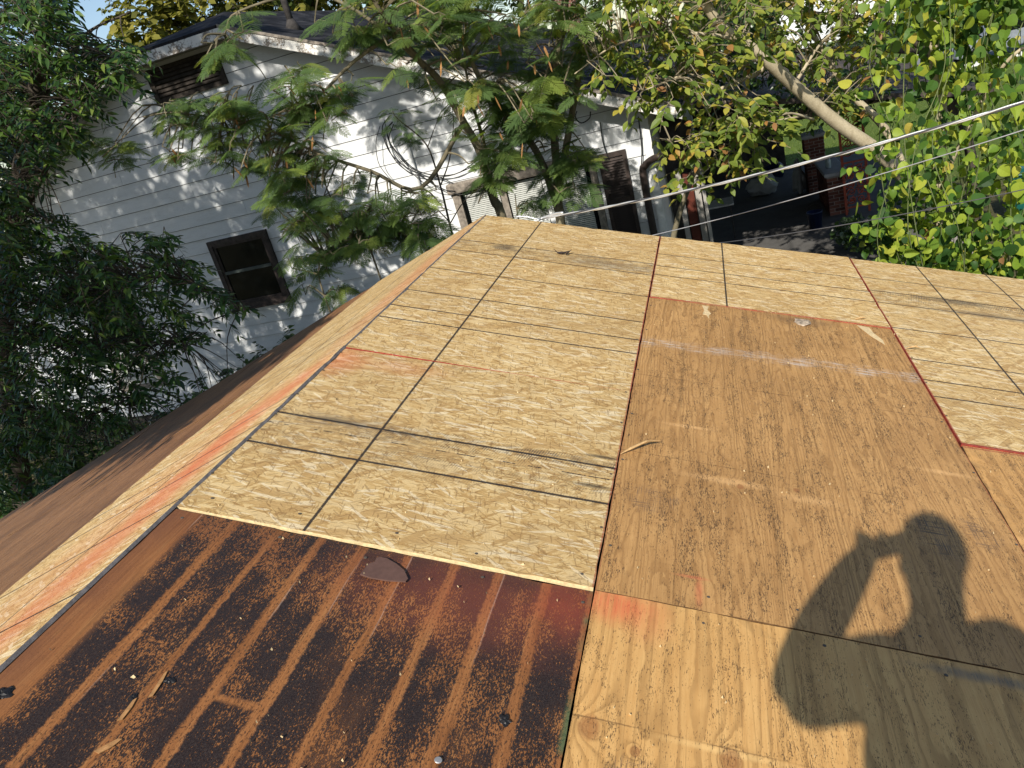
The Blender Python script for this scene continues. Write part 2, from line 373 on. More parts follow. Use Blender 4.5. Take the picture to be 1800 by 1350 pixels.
def mat_felt(name):
    """old brown sheathing with tar-felt remains in shingle courses"""
    g = G(name); P = g.coord(); X = g.sep(P); u = X[0]; v = g.m('MULTIPLY', X[1], -1.0)
    off = g.m('MULTIPLY', g.rand(), 9.0)
    fine = g.noise(g.comb(g.m('MULTIPLY', u, 210.0), g.m('MULTIPLY', v, 8.0), off), 1.0, 4, .65)
    fine2 = g.noise(g.comb(g.m('MULTIPLY', u, 42.0), g.m('MULTIPLY', v, 1.6), off), 1.0, 4, .65)
    mid = g.noise(g.comb(u, v, off), 6.0, 4, .65)
    f = g.m('ADD', g.m('MULTIPLY', fine, .5), g.m('MULTIPLY', fine2, .5))
    brown = g.ramp(f, [(.3, (.13, .050, .017)), (.52, (.285, .115, .038)), (.74, (.42, .205, .075))])
    red = g.ramp(f, [(.3, (.085, .028, .014)), (.7, (.20, .074, .032))])
    nearred = g.rng(g.m('ADD', v, g.m('MULTIPLY', g.m('SUBTRACT', mid, .5), .35)), 3.66, 3.88, .5, .0)
    brown = g.mix(nearred, brown, red)
    st = g.m('ADD', g.m('DIVIDE', g.m('SUBTRACT', u, .205), .1272), g.m('MULTIPLY', g.m('SUBTRACT', g.noise(g.comb(g.m('MULTIPLY', u, 3.0), g.m('MULTIPLY', v, 4.0), 2.0), 1.0, 3, .6), .5), .13))
    idx = g.m('FLOOR', st); fr = g.m('FRACT', g.m('ADD', st, .5))
    dst = g.m('ADD', g.m('ABSOLUTE', g.m('SUBTRACT', fr, .5)), g.m('MULTIPLY', g.m('SUBTRACT', g.white(g.m('ADD', idx, 3.3)), .5), .07))                      # 0 on a clear stripe
    edge = g.m('ADD', dst, g.m('MULTIPLY', g.m('SUBTRACT', g.noise(P, 60, 3, .7), .5), .16))
    cov = g.rng(edge, .075, .135)
    cov = g.m('MULTIPLY', cov, g.rng(g.noise(g.comb(g.m('MULTIPLY', u, 5.0), g.m('MULTIPLY', v, 2.0), 8.0), 1.0, 3), .25, .45, .8, 1.0))
    cov = g.m('MULTIPLY', cov, g.rng(u, .075, .12))                      # bare strip beside the ridge
    rnd = g.white(idx); joint = g.m('ABSOLUTE', g.m('SUBTRACT', g.m('FRACT', g.m('ADD', g.m('DIVIDE', v, .915), rnd)), .5))
    cov = g.m('MULTIPLY', cov, g.rng(g.m('ADD', g.m('ADD', joint, g.m('MULTIPLY', g.m('LESS_THAN', g.white(g.m('ADD', idx, 11.7)), .62), .2)), g.m('MULTIPLY', g.m('SUBTRACT', mid, .5), .03)), .004, .018))
    hf = g.noise(g.comb(g.m('MULTIPLY', u, 270.0), g.m('MULTIPLY', v, 100.0), off), 1.0, 4, .74)
    hf2 = g.noise(g.comb(g.m('MULTIPLY', u, 420.0), g.m('MULTIPLY', v, 240.0), off), 1.0, 2, .7)
    hh = g.m('ADD', g.m('MULTIPLY', hf, .7), g.m('MULTIPLY', hf2, .3))
    blot = g.noise(g.comb(g.m('MULTIPLY', u, 9.0), g.m('MULTIPLY', v, 4.5), off), 1.0, 5, .7)
    wear = g.rng(v, 3.66, 4.00, -.008, .012)
    th = g.m('SUBTRACT', g.rng(blot, .30, .68, .535, .385), wear)
    blk = g.m('MULTIPLY', g.rng(g.m('SUBTRACT', hh, th), -.012, .022), cov)
    thin = g.m('MULTIPLY', g.rng(g.m('SUBTRACT', hf, .565), 0.0, .04), g.m('SUBTRACT', 1.0, cov))
    blk = g.m('MAXIMUM', blk, g.m('MULTIPLY', thin, g.rng(u, .08, .15, .15, .75)))
    brown = g.mix(g.rng(fine2, .56, .68, 0.0, .45), brown, (.10, .040, .014))
    col = g.mix(g.m('MULTIPLY', blk, .96), brown, g.mix(g.rng(hf2, .4, .7), (.010, .0085, .009), (.034, .027, .025)))
    lowu = g.rng(u, .0, .12, .8, 0.0)
    col = g.mix(g.m('MULTIPLY', lowu, g.rng(mid, .25, .6, .4, 1.0)), col, (.15, .062, .032))
    # pale scraped edge along some courses
    pl = g.m('MULTIPLY', g.rng(g.m('ABSOLUTE', g.m('SUBTRACT', dst, .10)), .0, .022, 1.0, 0.0), g.rng(g.noise(g.comb(g.m('MULTIPLY', u, 7.9), g.m('MULTIPLY', v, 2.0), 6.0), 1.0, 2), .55, .66))
    side = g.m('GREATER_THAN', fr, .5)
    col = g.mix(g.m('MULTIPLY', g.m('MULTIPLY', pl, side), .45), col, (.40, .30, .24))
    s_ = spot(g, u, v, .93, 3.78, .30, .13, .9); col = g.mix(g.m('MULTIPLY', s_, .22), col, (.46, .11, .055))
    s_ = spot(g, u, v, 1.17, 3.72, .08, .09, .9); col = g.mix(g.m('MULTIPLY', s_, .3), col, (.45, .08, .035))
    gr = g.m('MULTIPLY', g.rng(u, 1.20, 1.214), g.rng(g.noise(g.comb(0.0, g.m('MULTIPLY', v, 6.0), 0.0), 1.0, 3), .45, .6))
    col = g.mix(g.m('MULTIPLY', gr, .8), col, (.06, .12, .055))
    g.bump(g.m('ADD', g.m('MULTIPLY', blk, g.m('ADD', .5, hf2)), g.m('MULTIPLY', fine, .35)), .0012, .8)
    rough = g.mixf(blk, .60, g.rng(hf2, .35, .7, .28, .62))
    return g.fin(col, rough, g.mixf(blk, .25, .34))

def mat_leaf(name, stops, trans=.35, rough=.45, spec=.35):
    g = G(name)
    t = g.m('FRACT', g.m('ADD', g.attr('tone'), g.rand()))
    col = g.ramp(t, stops)
    n = g.noise(g.coord(), 30, 2); col = g.mix(g.rng(n, .3, .7, 0.0, .25), col, g.mix(1.0, col, (.7, .75, .6), 'MULTIPLY'))
    g.fin(col, rough, spec)
    tr = g.N.new('ShaderNodeBsdfTranslucent'); g.L.new(g.mix(1.0, col, (1.15, 1.25, .55), 'MULTIPLY'), tr.inputs['Color'])
    mx = g.N.new('ShaderNodeMixShader'); mx.inputs[0].default_value = trans
    g.L.new(g.bsdf.outputs[0], mx.inputs[1]); g.L.new(tr.outputs[0], mx.inputs[2]); g.L.new(mx.outputs[0], g.out.inputs[0])
    return g.mat

def mat_bark(name, a, b, scale=18, ringy=False):
    g = G(name); P = g.coord(); X = g.sep(P)
    n = g.noise(g.vm('MULTIPLY', P, (1, 1, .35)), scale, 5, .7); n2 = g.noise(P, 3.2, 3, .6); n3 = g.noise(P, scale*6, 3)
    col = g.ramp(g.m('ADD', g.m('MULTIPLY', n, .65), g.m('MULTIPLY', n3, .35)), [(.32, a), (.68, b)])
    col = g.mix(g.rng(n2, .5, .7, 0.0, .5), col, tuple(x*.6 for x in a))
    g.bump(g.m('ADD', n, g.m('MULTIPLY', n3, .4)), .006, .7)
    return g.fin(col, .85, .15)

M = {}
RED = (.62, .12, .05)
M['osb_ridge'] = mat_osb('osb ridge sheet', vlines=[.667, .894, 1.278, 1.665, 1.898, 2.061], ulines=[.400], dirt=[(.66, .90, 1.3), (1.66, 1.9, .4)], sprays=[(.30, .72, .06, .05, .8, (.05, .04, .035)), (.95, .80, .25, .06, .5, (.10, .085, .07))],
    faint_red_v=[(2.447, .15, .75)], red_edges=[('u', 1.2165, .004, .85), ('v', 2.447, .003, .3)])
M['osb_half'] = mat_osb('osb half sheet', vlines=[(3.044, .0062), (3.256, .0058)], dashes=[3.118], ulines=[.400], dirt=[(3.00, 3.16, 1.5), (3.16, 3.24, .9), (3.24, 3.31, .5)],
    sprays=[(.02, 2.56, .10, .12, .5, RED), (.30, 2.55, .16, .06, .22, RED), (1.165, 2.985, .055, .009, .9, (.02, .02, .02)), (1.15, 3.170, .06, .010, .9, (.02, .02, .02)), (.22, 3.035, .10, .012, .5, (.04, .035, .03))], red_edges=[('u', 1.2165, .004, .6), ('v', 3.645, .003, .0)])
M['osb_top'] = mat_osb('osb top sheet', vlines=[.43, .685, .865], ulines=[1.626], dirt=[(.44, .68, .25)], red_edges=[('v', 1.262, .004, .9), ('u', 1.2235, .004, .7)])
M['osb_right'] = mat_osb('osb right sheet', vlines=[.405, .655, .865, 1.254, 1.656, 1.887, 2.055], ulines=[2.846, 3.26], dirt=[(.63, .88, 1.4)], sprays=[(2.9, .68, .16, .04, .75, (.05, .045, .04)), (3.1, .86, .3, .035, .6, (.09, .075, .06))], red_edges=[('u', 2.4445, .0035, .8), ('v', 2.459, .0065, .95)])
M['osb_plain'] = mat_osb('osb plain sheet', vlines=[.405, .66, .87, 1.254, 1.66, 1.89, 2.05], ulines=[4.07], dirt=[(.63, .88, .6)])
M['osb_left'] = mat_osb('osb left slope sheet', vlines=[.45, .85, 1.25, 1.66, 1.9, 2.08, 2.92, 3.14, 3.32, 3.62, 4.03, 4.35, 4.7], ulines=[-.43], dirt=[(1.9, 2.12, .4)],
    faint_red_v=[(2.52, -.7, -.2)], sprays=[(-.24, 3.7, .13, .65, .62, RED), (-.27, 3.0, .13, .35, .65, RED), (-.10, 2.72, .09, .18, .6, RED), (-.10, 1.3, .12, 1.0, .35, RED), (-.55, 3.6, .2, .8, .2, RED)])
LB, DB = (.575, .330, .125), (.36, .182, .060)
M['ply_mid'] = mat_ply('weathered plywood', LB, DB, knots=[(1.62, 3.02, .013, .30), (1.80, 2.985, .011, .25)], n=26, late_amt=.62, specks=.85,
    white_band=[(1.895, 1.22, 1.865, 2.44, .055, .95)], pale=[(1.45, 2.66, .07, .010, .38), (2.33, 2.70, .08, .012, .35), (1.83, 3.03, .08, .02, .28), (1.58, 3.0, .11, .018, .38)],
    sprays=[(1.49, 3.58, .010, .05, .55, (.55, .12, .06)), (1.47, 3.525, .035, .006, .55, (.55, .12, .06)), (2.0, 1.33, .13, .05, .6, (.10, .06, .035))], hlines=[(2.26, 0.0, .6), (2.88, -.02, .5)],
    scr=[(2.20, 3.10, .06, .12, .8), (1.34, 3.18, .08, .07, .6), (2.34, 3.05, .05, .10, .6)], red_edges=[('v', 1.279, .003, .4), ('u', 1.2235, .002, .3), ('u', 2.4365, .003, .35)])
M['ply_new'] = mat_ply('yellow plywood', (.70, .420, .155), (.53, .275, .085), knots=[(1.262, 4.085, .026, .34), (1.556, 4.09, .026, .34), (1.362, 4.12, .012, .25)], n=13, late_amt=.62, specks=.8, patches=.75,
    sprays=[(1.27, 3.69, .07, .06, .75, RED), (1.36, 3.72, .05, .08, .3, RED), (2.17, 3.69, .13, .016, .75, (.075, .095, .10))], scr=[(1.38, 4.22, .07, .08, .85), (1.47, 4.19, .05, .05, .6)], pale=[(1.55, 4.07, .10, .008, .35)],
    hlines=[(4.06, .0, .5)], tone_noise=.5, su=4.0)
M['ply_right'] = mat_ply('brown plywood', (.61, .345, .122), (.39, .196, .062), n=20, late_amt=.6, specks=.8, knots=[(2.8, 3.6, .03, .3)], pale=[(2.8, 3.05, .3, .02, .5)], red_edges=[('v', 2.481, .005, .6)])
M['ply_left'] = mat_ply('old brown plywood', (.40, .205, .088), (.11, .044, .018), n=26, late_amt=.9, specks=.7, tone_noise=1.4)
M['felt'] = mat_felt('tarred old sheathing')
M['osb_edge'] = plain('grey painted edge', (.20, .18, .175), .8, .2, var=.4, scale=40)
M['osb_cut'] = plain('pale cut edge', (.66, .50, .27), .8, .2, var=.25, scale=90)
M['ply_cut'] = plain('dark plywood edge', (.13, .07, .03), .85, .15, var=.4, scale=60)
M['rake'] = plain('rake board', (.21, .14, .10), .8, .2, var=.3, scale=14)
M['void'] = plain('dark underlay', (.03, .022, .018), .9, .1)
M['brickwall'] = plain('old wall', (.32, .29, .26), .85, .2)

# ------------------------------------------------------------------ ground and road
def mat_ground():
    g = G('ground'); P = g.coord(); n = g.noise(P, .35, 5, .65); n2 = g.noise(P, 9, 5, .7); n3 = g.noise(P, 60, 3)
    grass = g.ramp(g.m('ADD', g.m('MULTIPLY', n2, .5), g.m('MULTIPLY', n3, .5)), [(.3, (.045, .075, .014)), (.55, (.10, .145, .030)), (.75, (.19, .21, .06))])
    dirt = g.ramp(n2, [(.3, (.045, .033, .022)), (.7, (.13, .095, .062))])
    y = g.sep(P)[1]
    f = g.rng(g.m('ADD', y, g.m('MULTIPLY', g.m('SUBTRACT', n, .5), 9.0)), 13.0, 17.0, .25, 1.0)
    g.bump(g.m('ADD', n3, n2), .03, .6)
    return g.fin(g.mix(f, dirt, grass), .95, .1)
GZ = -3.95
gm = bpy.data.meshes.new('ground'); bm = bmesh.new(); bmesh.ops.create_grid(bm, x_segments=8, y_segments=8, size=900); bm.to_mesh(gm); bm.free()
o = link_mesh('ground', gm, mat_ground()); o.location = (0, 0, GZ); tag(o, 'dirt and mown grass around the two houses', kind='structure')
M['asphalt'] = plain('asphalt', (.20, .205, .215), .9, .2, scale=2)
M['concrete'] = plain('concrete', (.36, .35, .33), .9, .2, scale=5)
o = MB().box((8, 33.5, GZ+.002), (60, 42, GZ+.03)).build('road', M['asphalt']); tag(o, 'grey street beyond the lawn', kind='structure')
o = MB().box((8, 33.2, GZ+.002), (60, 33.5, GZ+.14)).box((8, 42, GZ+.002), (60, 42.3, GZ+.14)).build('kerb', plain('kerb', (.62, .61, .58))); tag(o, 'pale concrete kerbs along the street', kind='structure')

# ------------------------------------------------------------------ our roof
roof = empty('gable_roof'); tag(roof, 'low gable roof stripped to patched wood sheets under repair', 'roof')
def sheet(name, u0, u1, v0, v1, top, mat, side=1, th=.0125, lab=None, edge=None, skew=0.0, flare=0.0):
    """a sheet on a slope, in slope coordinates (u down from the ridge, -v along it)"""
    gap = .0022 if name == 'osb_sheet' else .0012
    a, b = (u0+gap, u1-gap) if side > 0 else (-(u1-gap), -(u0+gap))
    bmx = bmesh.new()
    nx = max(2, int((u1-u0)/.05)); ny = max(2, int((v1-v0)/.05))
    rs = random.Random(hash((round(u0*100), round(v0*100), side)) & 0xffff)
    ph = [rs.uniform(0, 6.28) for _ in range(4)]
    vt = {}
    for i in range(nx+1):
        for j in range(ny+1):
            x = a+(b-a)*i/nx; y = -(v0+gap)-(v1-v0-2*gap)*j/ny + skew*(x-a)*(1-j/ny)
            z = top+.0012*(math.sin(x*3.1+ph[0])+math.sin(y*2.3+ph[1]))
            if i in (0, nx): x += (1 if i == 0 else -1)*abs(rs.gauss(0, .0011))
            if j in (0, ny): y += (-1 if j == 0 else 1)*abs(rs.gauss(0, .0011))
            if (i in (0, nx) or j in (0, ny)) and rs.random() < .06: z -= rs.uniform(.001, .004)
            vt[i, j] = bmx.verts.new((x, y, z))
    for i in range(nx):
        for j in range(ny):
            bmx.faces.new((vt[i, j], vt[i, j+1], vt[i+1, j+1], vt[i+1, j]))
    ring = [(i, 0) for i in range(nx+1)]+[(nx, j) for j in range(1, ny+1)]+[(i, ny) for i in range(nx-1, -1, -1)]+[(0, j) for j in range(ny-1, 0, -1)]
    low = [bmx.verts.new((vt[q].co.x+(flare if q[0] == nx else 0.0), vt[q].co.y, top-th)) for q in ring]
    for k in range(len(ring)):
        k2 = (k+1) % len(ring)
        f = bmx.faces.new((vt[ring[k]], vt[ring[k2]], low[k2], low[k])); f.material_index = 1
    bmesh.ops.recalc_face_normals(bmx, faces=bmx.faces)
    me = bpy.data.meshes.new(name); bmx.to_mesh(me); bmx.free(); me.materials.append(mat); me.materials.append(edge or (M['osb_cut'] if name == 'osb_sheet' else M['ply_cut']))
    ob = link_mesh(name, me, None, roof); ob.rotation_euler = (0, AL*side, 0)
    if lab: ob['label'] = lab
    return ob
OB, PB, FB = 0.0, -.0035, -.0050
EDR = plain('red painted edge', (.30, .045, .03), .8, .2, var=.5, scale=30)
sheet('osb_sheet', 0, 1.22, 0, 2.447, OB, M['osb_ridge'], edge=EDR, lab='pale strand board with black ruled lines beside ridge end')
sheet('osb_sheet', 0, 1.22, 2.447, 3.652, OB, M['osb_half'], lab='half strand board above the tar stained sheet')
sheet('osb_sheet', 1.22, 2.44, 0, 1.272, OB, M['osb_top'], edge=EDR, lab='short strand board along the roof end', skew=.025)
sheet('osb_sheet', 2.44, 3.66, 0, 2.468, OB, M['osb_right'], edge=EDR, lab='strand board with thick red lower edge')
sheet('osb_sheet', 3.66, 4.88, 0, 2.468, OB, M['osb_plain'])
sheet('osb_sheet', 4.88, 6.3, 0, 2.468, OB, M['osb_plain'])
sheet('plywood_sheet', 1.22, 2.44, 1.274, 3.652, PB, M['ply_mid'], lab='brown weathered plywood with chalky scrape', skew=.025)
sheet('plywood_sheet', 2.44, 3.66, 2.470, 4.9, PB, M['ply_right'])
sheet('plywood_sheet', 3.66, 4.88, 2.470, 4.9, PB, M['ply_right'])
sheet('plywood_sheet', 4.88, 6.3, 2.470, 4.9, PB, M['ply_right'])
sheet('plywood_sheet', 1.22, 2.44, 3.652, 6.09, PB+.0006, M['ply_new'], lab='yellow plywood with knots and curving grain')
sheet('plywood_sheet', 0, 1.22, 3.655, 6.09, FB, M['felt'], lab='dark brown sheathing with tar felt stripes', edge=M['void'])
for (a, b, c, d) in [(2.44, 3.66, 4.9, 7.3), (3.66, 4.88, 4.9, 7.3), (4.88, 6.3, 4.9, 7.3), (0, 1.22, 6.09, 8.5), (1.22, 2.44, 6.09, 8.5), (2.44, 3.66, 7.3, 8.5), (3.66, 6.3, 7.3, 8.5)]:
    sheet('plywood_sheet', a, b, c, d, PB, M['ply_right'])
# left slope: the strand board stands a little proud of the ridge and shows its grey edge
for (v0, v1) in [(0, 2.44), (2.44, 4.88), (4.88, 8.5)]:
    sheet('osb_sheet', -.007, 1.0, v0, v1, .004, M['osb_left'], side=-1, edge=M['osb_edge'], th=.010, flare=.003, lab='strand board on the far slope with orange spray paint')
for (u0, u1) in [(1.0, 2.22), (2.22, 3.44), (3.44, 4.66), (4.66, 6.3)]:
    for (v0, v1) in [(0, 1.9), (1.9, 4.34), (4.34, 8.5)]:
        sheet('plywood_sheet', u0, u1, v0, v1, -.003-.001*((u0*7+v0*3) % 2 > 1), M['ply_left'], side=-1)
# the body under the sheets, the rake boards and the gable wall
c, s_, T = math.cos(AL), math.sin(AL), math.tan(AL)
b = MB()
ex = 6.2*c
b.prism([(0, -.02, -.03), (ex, -.02, -.03-ex*T), (ex, -.02, -.17-ex*T), (0, -.02, -.17), (-ex, -.02, -.17-ex*T), (-ex, -.02, -.03-ex*T)], (0, -8.4, 0))
b.build('rafter_deck', M['void'], roof)
for sd in (1, -1):
    e2 = 6.3*c
    MB().prism([(0, .0, -.014), (sd*e2, .0, -.014-e2*T), (sd*e2, .0, -.17-e2*T), (0, .0, -.17)], (0, .022, 0)).build('rake_board', M['rake'], roof)
    MB().box((min(sd*e2, sd*(e2-.02)), -8.5, -.19-e2*T), (max(sd*e2, sd*(e2-.02)), 0.0, -.02-e2*T)).build('eave_board', M['rake'], roof)
bw = MB(); wx = 5.6
bw.prism([(-wx, -.35, GZ), (wx, -.35, GZ), (wx, -.35, -.2-wx*T), (0, -.35, -.2), (-wx, -.35, -.2-wx*T)], (0, -7.8, 0))
o = bw.build('house_wall', M['brickwall']); tag(o, 'plain walls of the house under the stripped roof', 'house')

# ------------------------------------------------------------------ the neighbour's house (house coordinates: s along the gable wall, t away from us, z world height)
HAZ = -0.02944
WT = np.array([math.cos(HAZ), math.sin(HAZ), 0]); WA = np.array([-math.sin(HAZ), math.cos(HAZ), 0])
HO = CAM*np.array([1, 1, 0]) + 12.0*WA
house = empty('white_house', tuple(HO), HAZ); tag(house, 'white lap sided house with clipped gable and dark shingle roof', 'house')
def onwall(x, y, t=0.0):
    """house coordinates of the point where a sight line meets the plane t"""
    v = ray(x, y); P = CAM+v*((12.0+t)/(v@WA)); return ((P-HO)@WT, t, P[2])
def hw(s, t, z): return HO+WT*s+WA*t+np.array([0, 0, z])
CZ = CAM[2]
def mat_siding():
    g = G('white siding'); P = g.coord(); off = g.m('MULTIPLY', g.rand(), 50.0); X = g.sep(P)
    p = g.comb(g.m('ADD', X[0], off), X[1], X[2])
    n = g.noise(g.vm('MULTIPLY', p, (.9, 1, 5)), 1.6, 5, .65); n2 = g.noise(g.vm('MULTIPLY', p, (2, 1, 22)), 6, 4, .6); n3 = g.noise(g.vm('MULTIPLY', p, (14, 1, 1.5)), 1.2, 4, .7)
    col = g.ramp(g.m('ADD', g.m('MULTIPLY', n, .6), g.m('MULTIPLY', n2, .4)), [(.25, (.50, .505, .505)), (.5, (.65, .66, .665)), (.8, (.72, .73, .735))])
    col = g.mix(g.rng(n3, .55, .8, 0.0, .35), col, (.50, .48, .43))
    g.bump(n2, .002, .5)
    return g.fin(col, .6, .3)
def mat_peel():
    g = G('peeling white paint'); P = g.coord(); n = g.noise(P, 7, 6, .75); n2 = g.noise(P, 40, 4, .7)
    f = g.rng(g.m('ADD', g.m('MULTIPLY', n, .75), g.m('MULTIPLY', n2, .25)), .50, .56)
    col = g.mix(f, (.72, .70, .66), g.ramp(n2, [(.3, (.12, .10, .085)), (.7, (.32, .27, .22))]))
    g.bump(f, .002, .6); return g.fin(col, .75, .2)
def mat_shingle():
    g = G('dark shingles'); P = g.coord(); X = g.sep(P)
    row = g.m('DIVIDE', X[1], .14); ri = g.m('FLOOR', row); rf = g.m('FRACT', row)
    cx = g.m('ADD', g.m('DIVIDE', X[0], .30), g.m('MULTIPLY', g.white(ri), 7.0)); ci = g.m('FLOOR', cx); cf = g.m('FRACT', cx)
    rn = g.white(g.m('ADD', g.m('MULTIPLY', ri, 17.3), ci)); n = g.noise(P, 90, 3); big = g.noise(P, .8, 4)
    t = g.m('ADD', g.m('MULTIPLY', rn, .45), g.m('ADD', g.m('MULTIPLY', n, .35), g.m('MULTIPLY', big, .3)))
    col = g.ramp(t, [(.25, (.010, .010, .012)), (.6, (.028, .028, .032)), (.9, (.065, .063, .065))])
    ln = g.m('MAXIMUM', g.rng(rf, .86, .97), g.m('MULTIPLY', g.rng(g.m('ABSOLUTE', g.m('SUBTRACT', cf, .5)), .46, .49), .8))
    col = g.mix(g.m('MULTIPLY', ln, .85), col, (.006, .006, .007))
    g.bump(g.m('SUBTRACT', g.m('MULTIPLY', rf, -.6), ln), .008, .8)
    return g.fin(col, .95, .06)
M['siding'] = mat_siding(); M['peel'] = mat_peel(); M['shingle'] = mat_shingle()
M['darkwood'] = plain('dark window wood', (.050, .036, .032), .6, .3, var=.5, scale=12)
M['greywood'] = plain('weathered wood', (.25, .215, .18), .85, .2, var=.45, scale=14)
M['shutter'] = plain('dark brown shutter', (.038, .026, .022), .55, .35, var=.4)
M['white'] = plain('white trim', (.74, .74, .73), .55, .3, var=.1)
M['slat'] = plain('blind slats', (.50, .51, .48), .5, .35, var=.1)
M['black'] = plain('black rubber', (.012, .012, .013), .5, .4)
M['found'] = plain('foundation', (.055, .05, .047), .9, .1, var=.4)
M['soffit'] = plain('soffit', (.36, .34, .31), .8, .2)
M['pipe'] = plain('grey pipe', (.60, .61, .61), .45, .4, var=.1)
M['iron'] = plain('rust red iron', (.34, .066, .032), .6, .3, var=.4, scale=20)
g = G('dark glass'); g.fin((.004, .005, .005), .12, .3); M['glass'] = g.mat
S0, FH, SLP = -8.4, 1.06, .4167                     # gable centre, half of the flat clipped top, slope
ZF = CZ+1.50                                        # underside of the flat fascia
SR, SL_ = -1.33, -15.47
ZB = CZ-4.66
def gable_z(s): return ZF - max(0, abs(s-S0)-FH)*SLP
# lap siding, board by board
def board(z0, z1, sl=SL_, sr=SR):
    def lim(z):
        w = FH+max(0.0, (ZF-z)/SLP); return max(sl, S0-w), min(sr, S0+w)
    if z0 >= ZF: return
    z1 = min(z1, ZF+.02)
    a0, b0 = lim(z0); a1, b1 = lim(min(z1, ZF))
    if b0-a0 > 6:                                   # butt joints, staggered from row to row
        cut = a0+(b0-a0)*rsb.uniform(.25, .75); seg = [(a0, cut-.0025, a1), (cut+.0025, b0, b1)]
        piece(a0, cut-.0025, a1, cut-.0025, z0, z1); piece(cut+.0025, b0, cut+.0025, b1, z0, z1)
    else: piece(a0, b0, a1, b1, z0, z1)
rsb = random.Random(7)
def piece(a0, b0, a1, b1, z0, z1):
    mb = MB()
    P = [(a0, -.021, z0), (b0, -.021, z0), (b1, -.004, z1), (a1, -.004, z1)]
    Q = [(a0, .01, z0), (b0, .01, z0), (b1, .01, z1), (a1, .01, z1)]
    mb.v = P+Q; mb.f = [(0, 1, 2, 3), (7, 6, 5, 4), (4, 5, 1, 0), (1, 5, 6, 2), (2, 6, 7, 3), (3, 7, 4, 0)]
    mb.build('siding_board', M['siding'], house)
k = 20
zl = [CZ+12*(-.0168-.02053*i) for i in range(-8, 22)]
for i in range(len(zl)-1):
    z1, z0 = zl[i], zl[i+1]
    if z0 < ZB: z0 = ZB
    if z1 <= ZB+.03: break
    board(z0, z1-.009)
# core of the house: side wall and foundation
mb = MB(); mb.prism([(SL_, .02, ZB), (SR, .02, ZB), (SR, .02, gable_z(SR)), (S0+FH, .02, ZF), (S0-FH, .02, ZF), (SL_, .02, gable_z(SL_))], (0, .03, 0)); mb.build('shade_backing', M['void'], house)  # near-black sheet behind the board gaps, paints in the shadow lines
MB().prism([(SL_, .051, ZB), (SR, .051, ZB), (SR, .051, gable_z(SR)), (S0+FH, .051, ZF), (S0-FH, .051, ZF), (SL_, .051, gable_z(SL_))], (0, 11.45, 0)).build('house_core', M['siding'], house)
MB().box((SL_+.05, .10, GZ-.3), (SR-.05, 11.4, ZB+.02)).build('foundation', M['found'], house)
MB().box((SR-.10, -.035, ZB), (SR+.012, .0, gable_z(SR))).build('corner_board', M['white'], house)
# roof: two slopes and the clipped end; eaves and rakes overhang
OV = .45; RT = 12.2
def slope_panel(name, pts, mat=M['shingle'], th=.05):
    """a flat roof panel; local x along pts[0]->pts[1], so that the shingle courses lie level"""
    P = [np.array(p, float) for p in pts]; ex_ = P[1]-P[0]; ex_ /= np.linalg.norm(ex_); nz = np.cross(ex_, P[-1]-P[0]); nz /= np.linalg.norm(nz)
    ey = np.cross(nz, ex_); loc = [((p-P[0])@ex_, (p-P[0])@ey, 0) for p in P]
    mb = MB(); mb.prism([(x, y, -th) for x, y, _ in loc], (0, 0, th)); ob = mb.build(name, mat, house)
    ob.matrix_local = Matrix(((ex_[0], ey[0], nz[0], P[0][0]), (ex_[1], ey[1], nz[1], P[0][1]), (ex_[2], ey[2], nz[2], P[0][2]), (0, 0, 0, 1)))
    return ob
ZT = ZF+.17                                        # top of roof surface over the flat
ZR = ZT+FH*SLP; TR = 1.55
SE_R, SE_L = -.80, 2*S0+.80
ZE = ZT-(SE_R-S0-FH)*SLP
slope_panel('roof_slope', [(SE_R, -OV, ZE), (SE_R, RT, ZE), (S0, RT, ZR), (S0, TR, ZR), (S0+FH, -OV, ZT)])
slope_panel('roof_slope', [(SE_L, RT, ZE), (SE_L, -OV, ZE), (S0-FH, -OV, ZT), (S0, TR, ZR), (S0, RT, ZR)])
slope_panel('roof_clip', [(S0-FH, -OV, ZT), (S0+FH, -OV, ZT), (S0, TR, ZR)])
def strip(name, a, b, drop, th, mat):
    a = np.array(a, float); b = np.array(b, float)
    MB().prism([a, b, b-[0, 0, drop], a-[0, 0, drop]], (0, th, 0)).build(name, mat, house)
for sgn in (1, -1):
    e = (S0+sgn*(SE_R-S0), -OV-.012, ZE-.045); f_ = (S0+sgn*FH, -OV-.012, ZT-.045)
    strip('rake_fascia', f_, e, .155, .025, M['peel'])
    strip('drip_edge', (f_[0], -OV-.03, f_[2]+.05), (e[0], -OV-.03, e[2]+.05), .045, .02, M['greywood'])
    MB().prism([(f_[0], -OV+.015, f_[2]-.12), (e[0], -OV+.015, e[2]-.12), (e[0], -OV+.015, e[2]-.135), (f_[0], -OV+.015, f_[2]-.135)], (0, OV, 0)).build('soffit', M['soffit'], house)
strip('clip_fascia', (S0-FH, -OV-.012, ZT-.045), (S0+FH, -OV-.012, ZT-.045), .155, .025, M['peel'])
MB().box((S0-FH, -OV+.015, ZT-.18), (S0+FH, .0, ZT-.165)).build('soffit', M['soffit'], house)
MB().box((SE_R-.02, -OV, ZE-.20), (SE_R+.01, RT, ZE-.045)).build('eave_fascia', M['greywood'], house)
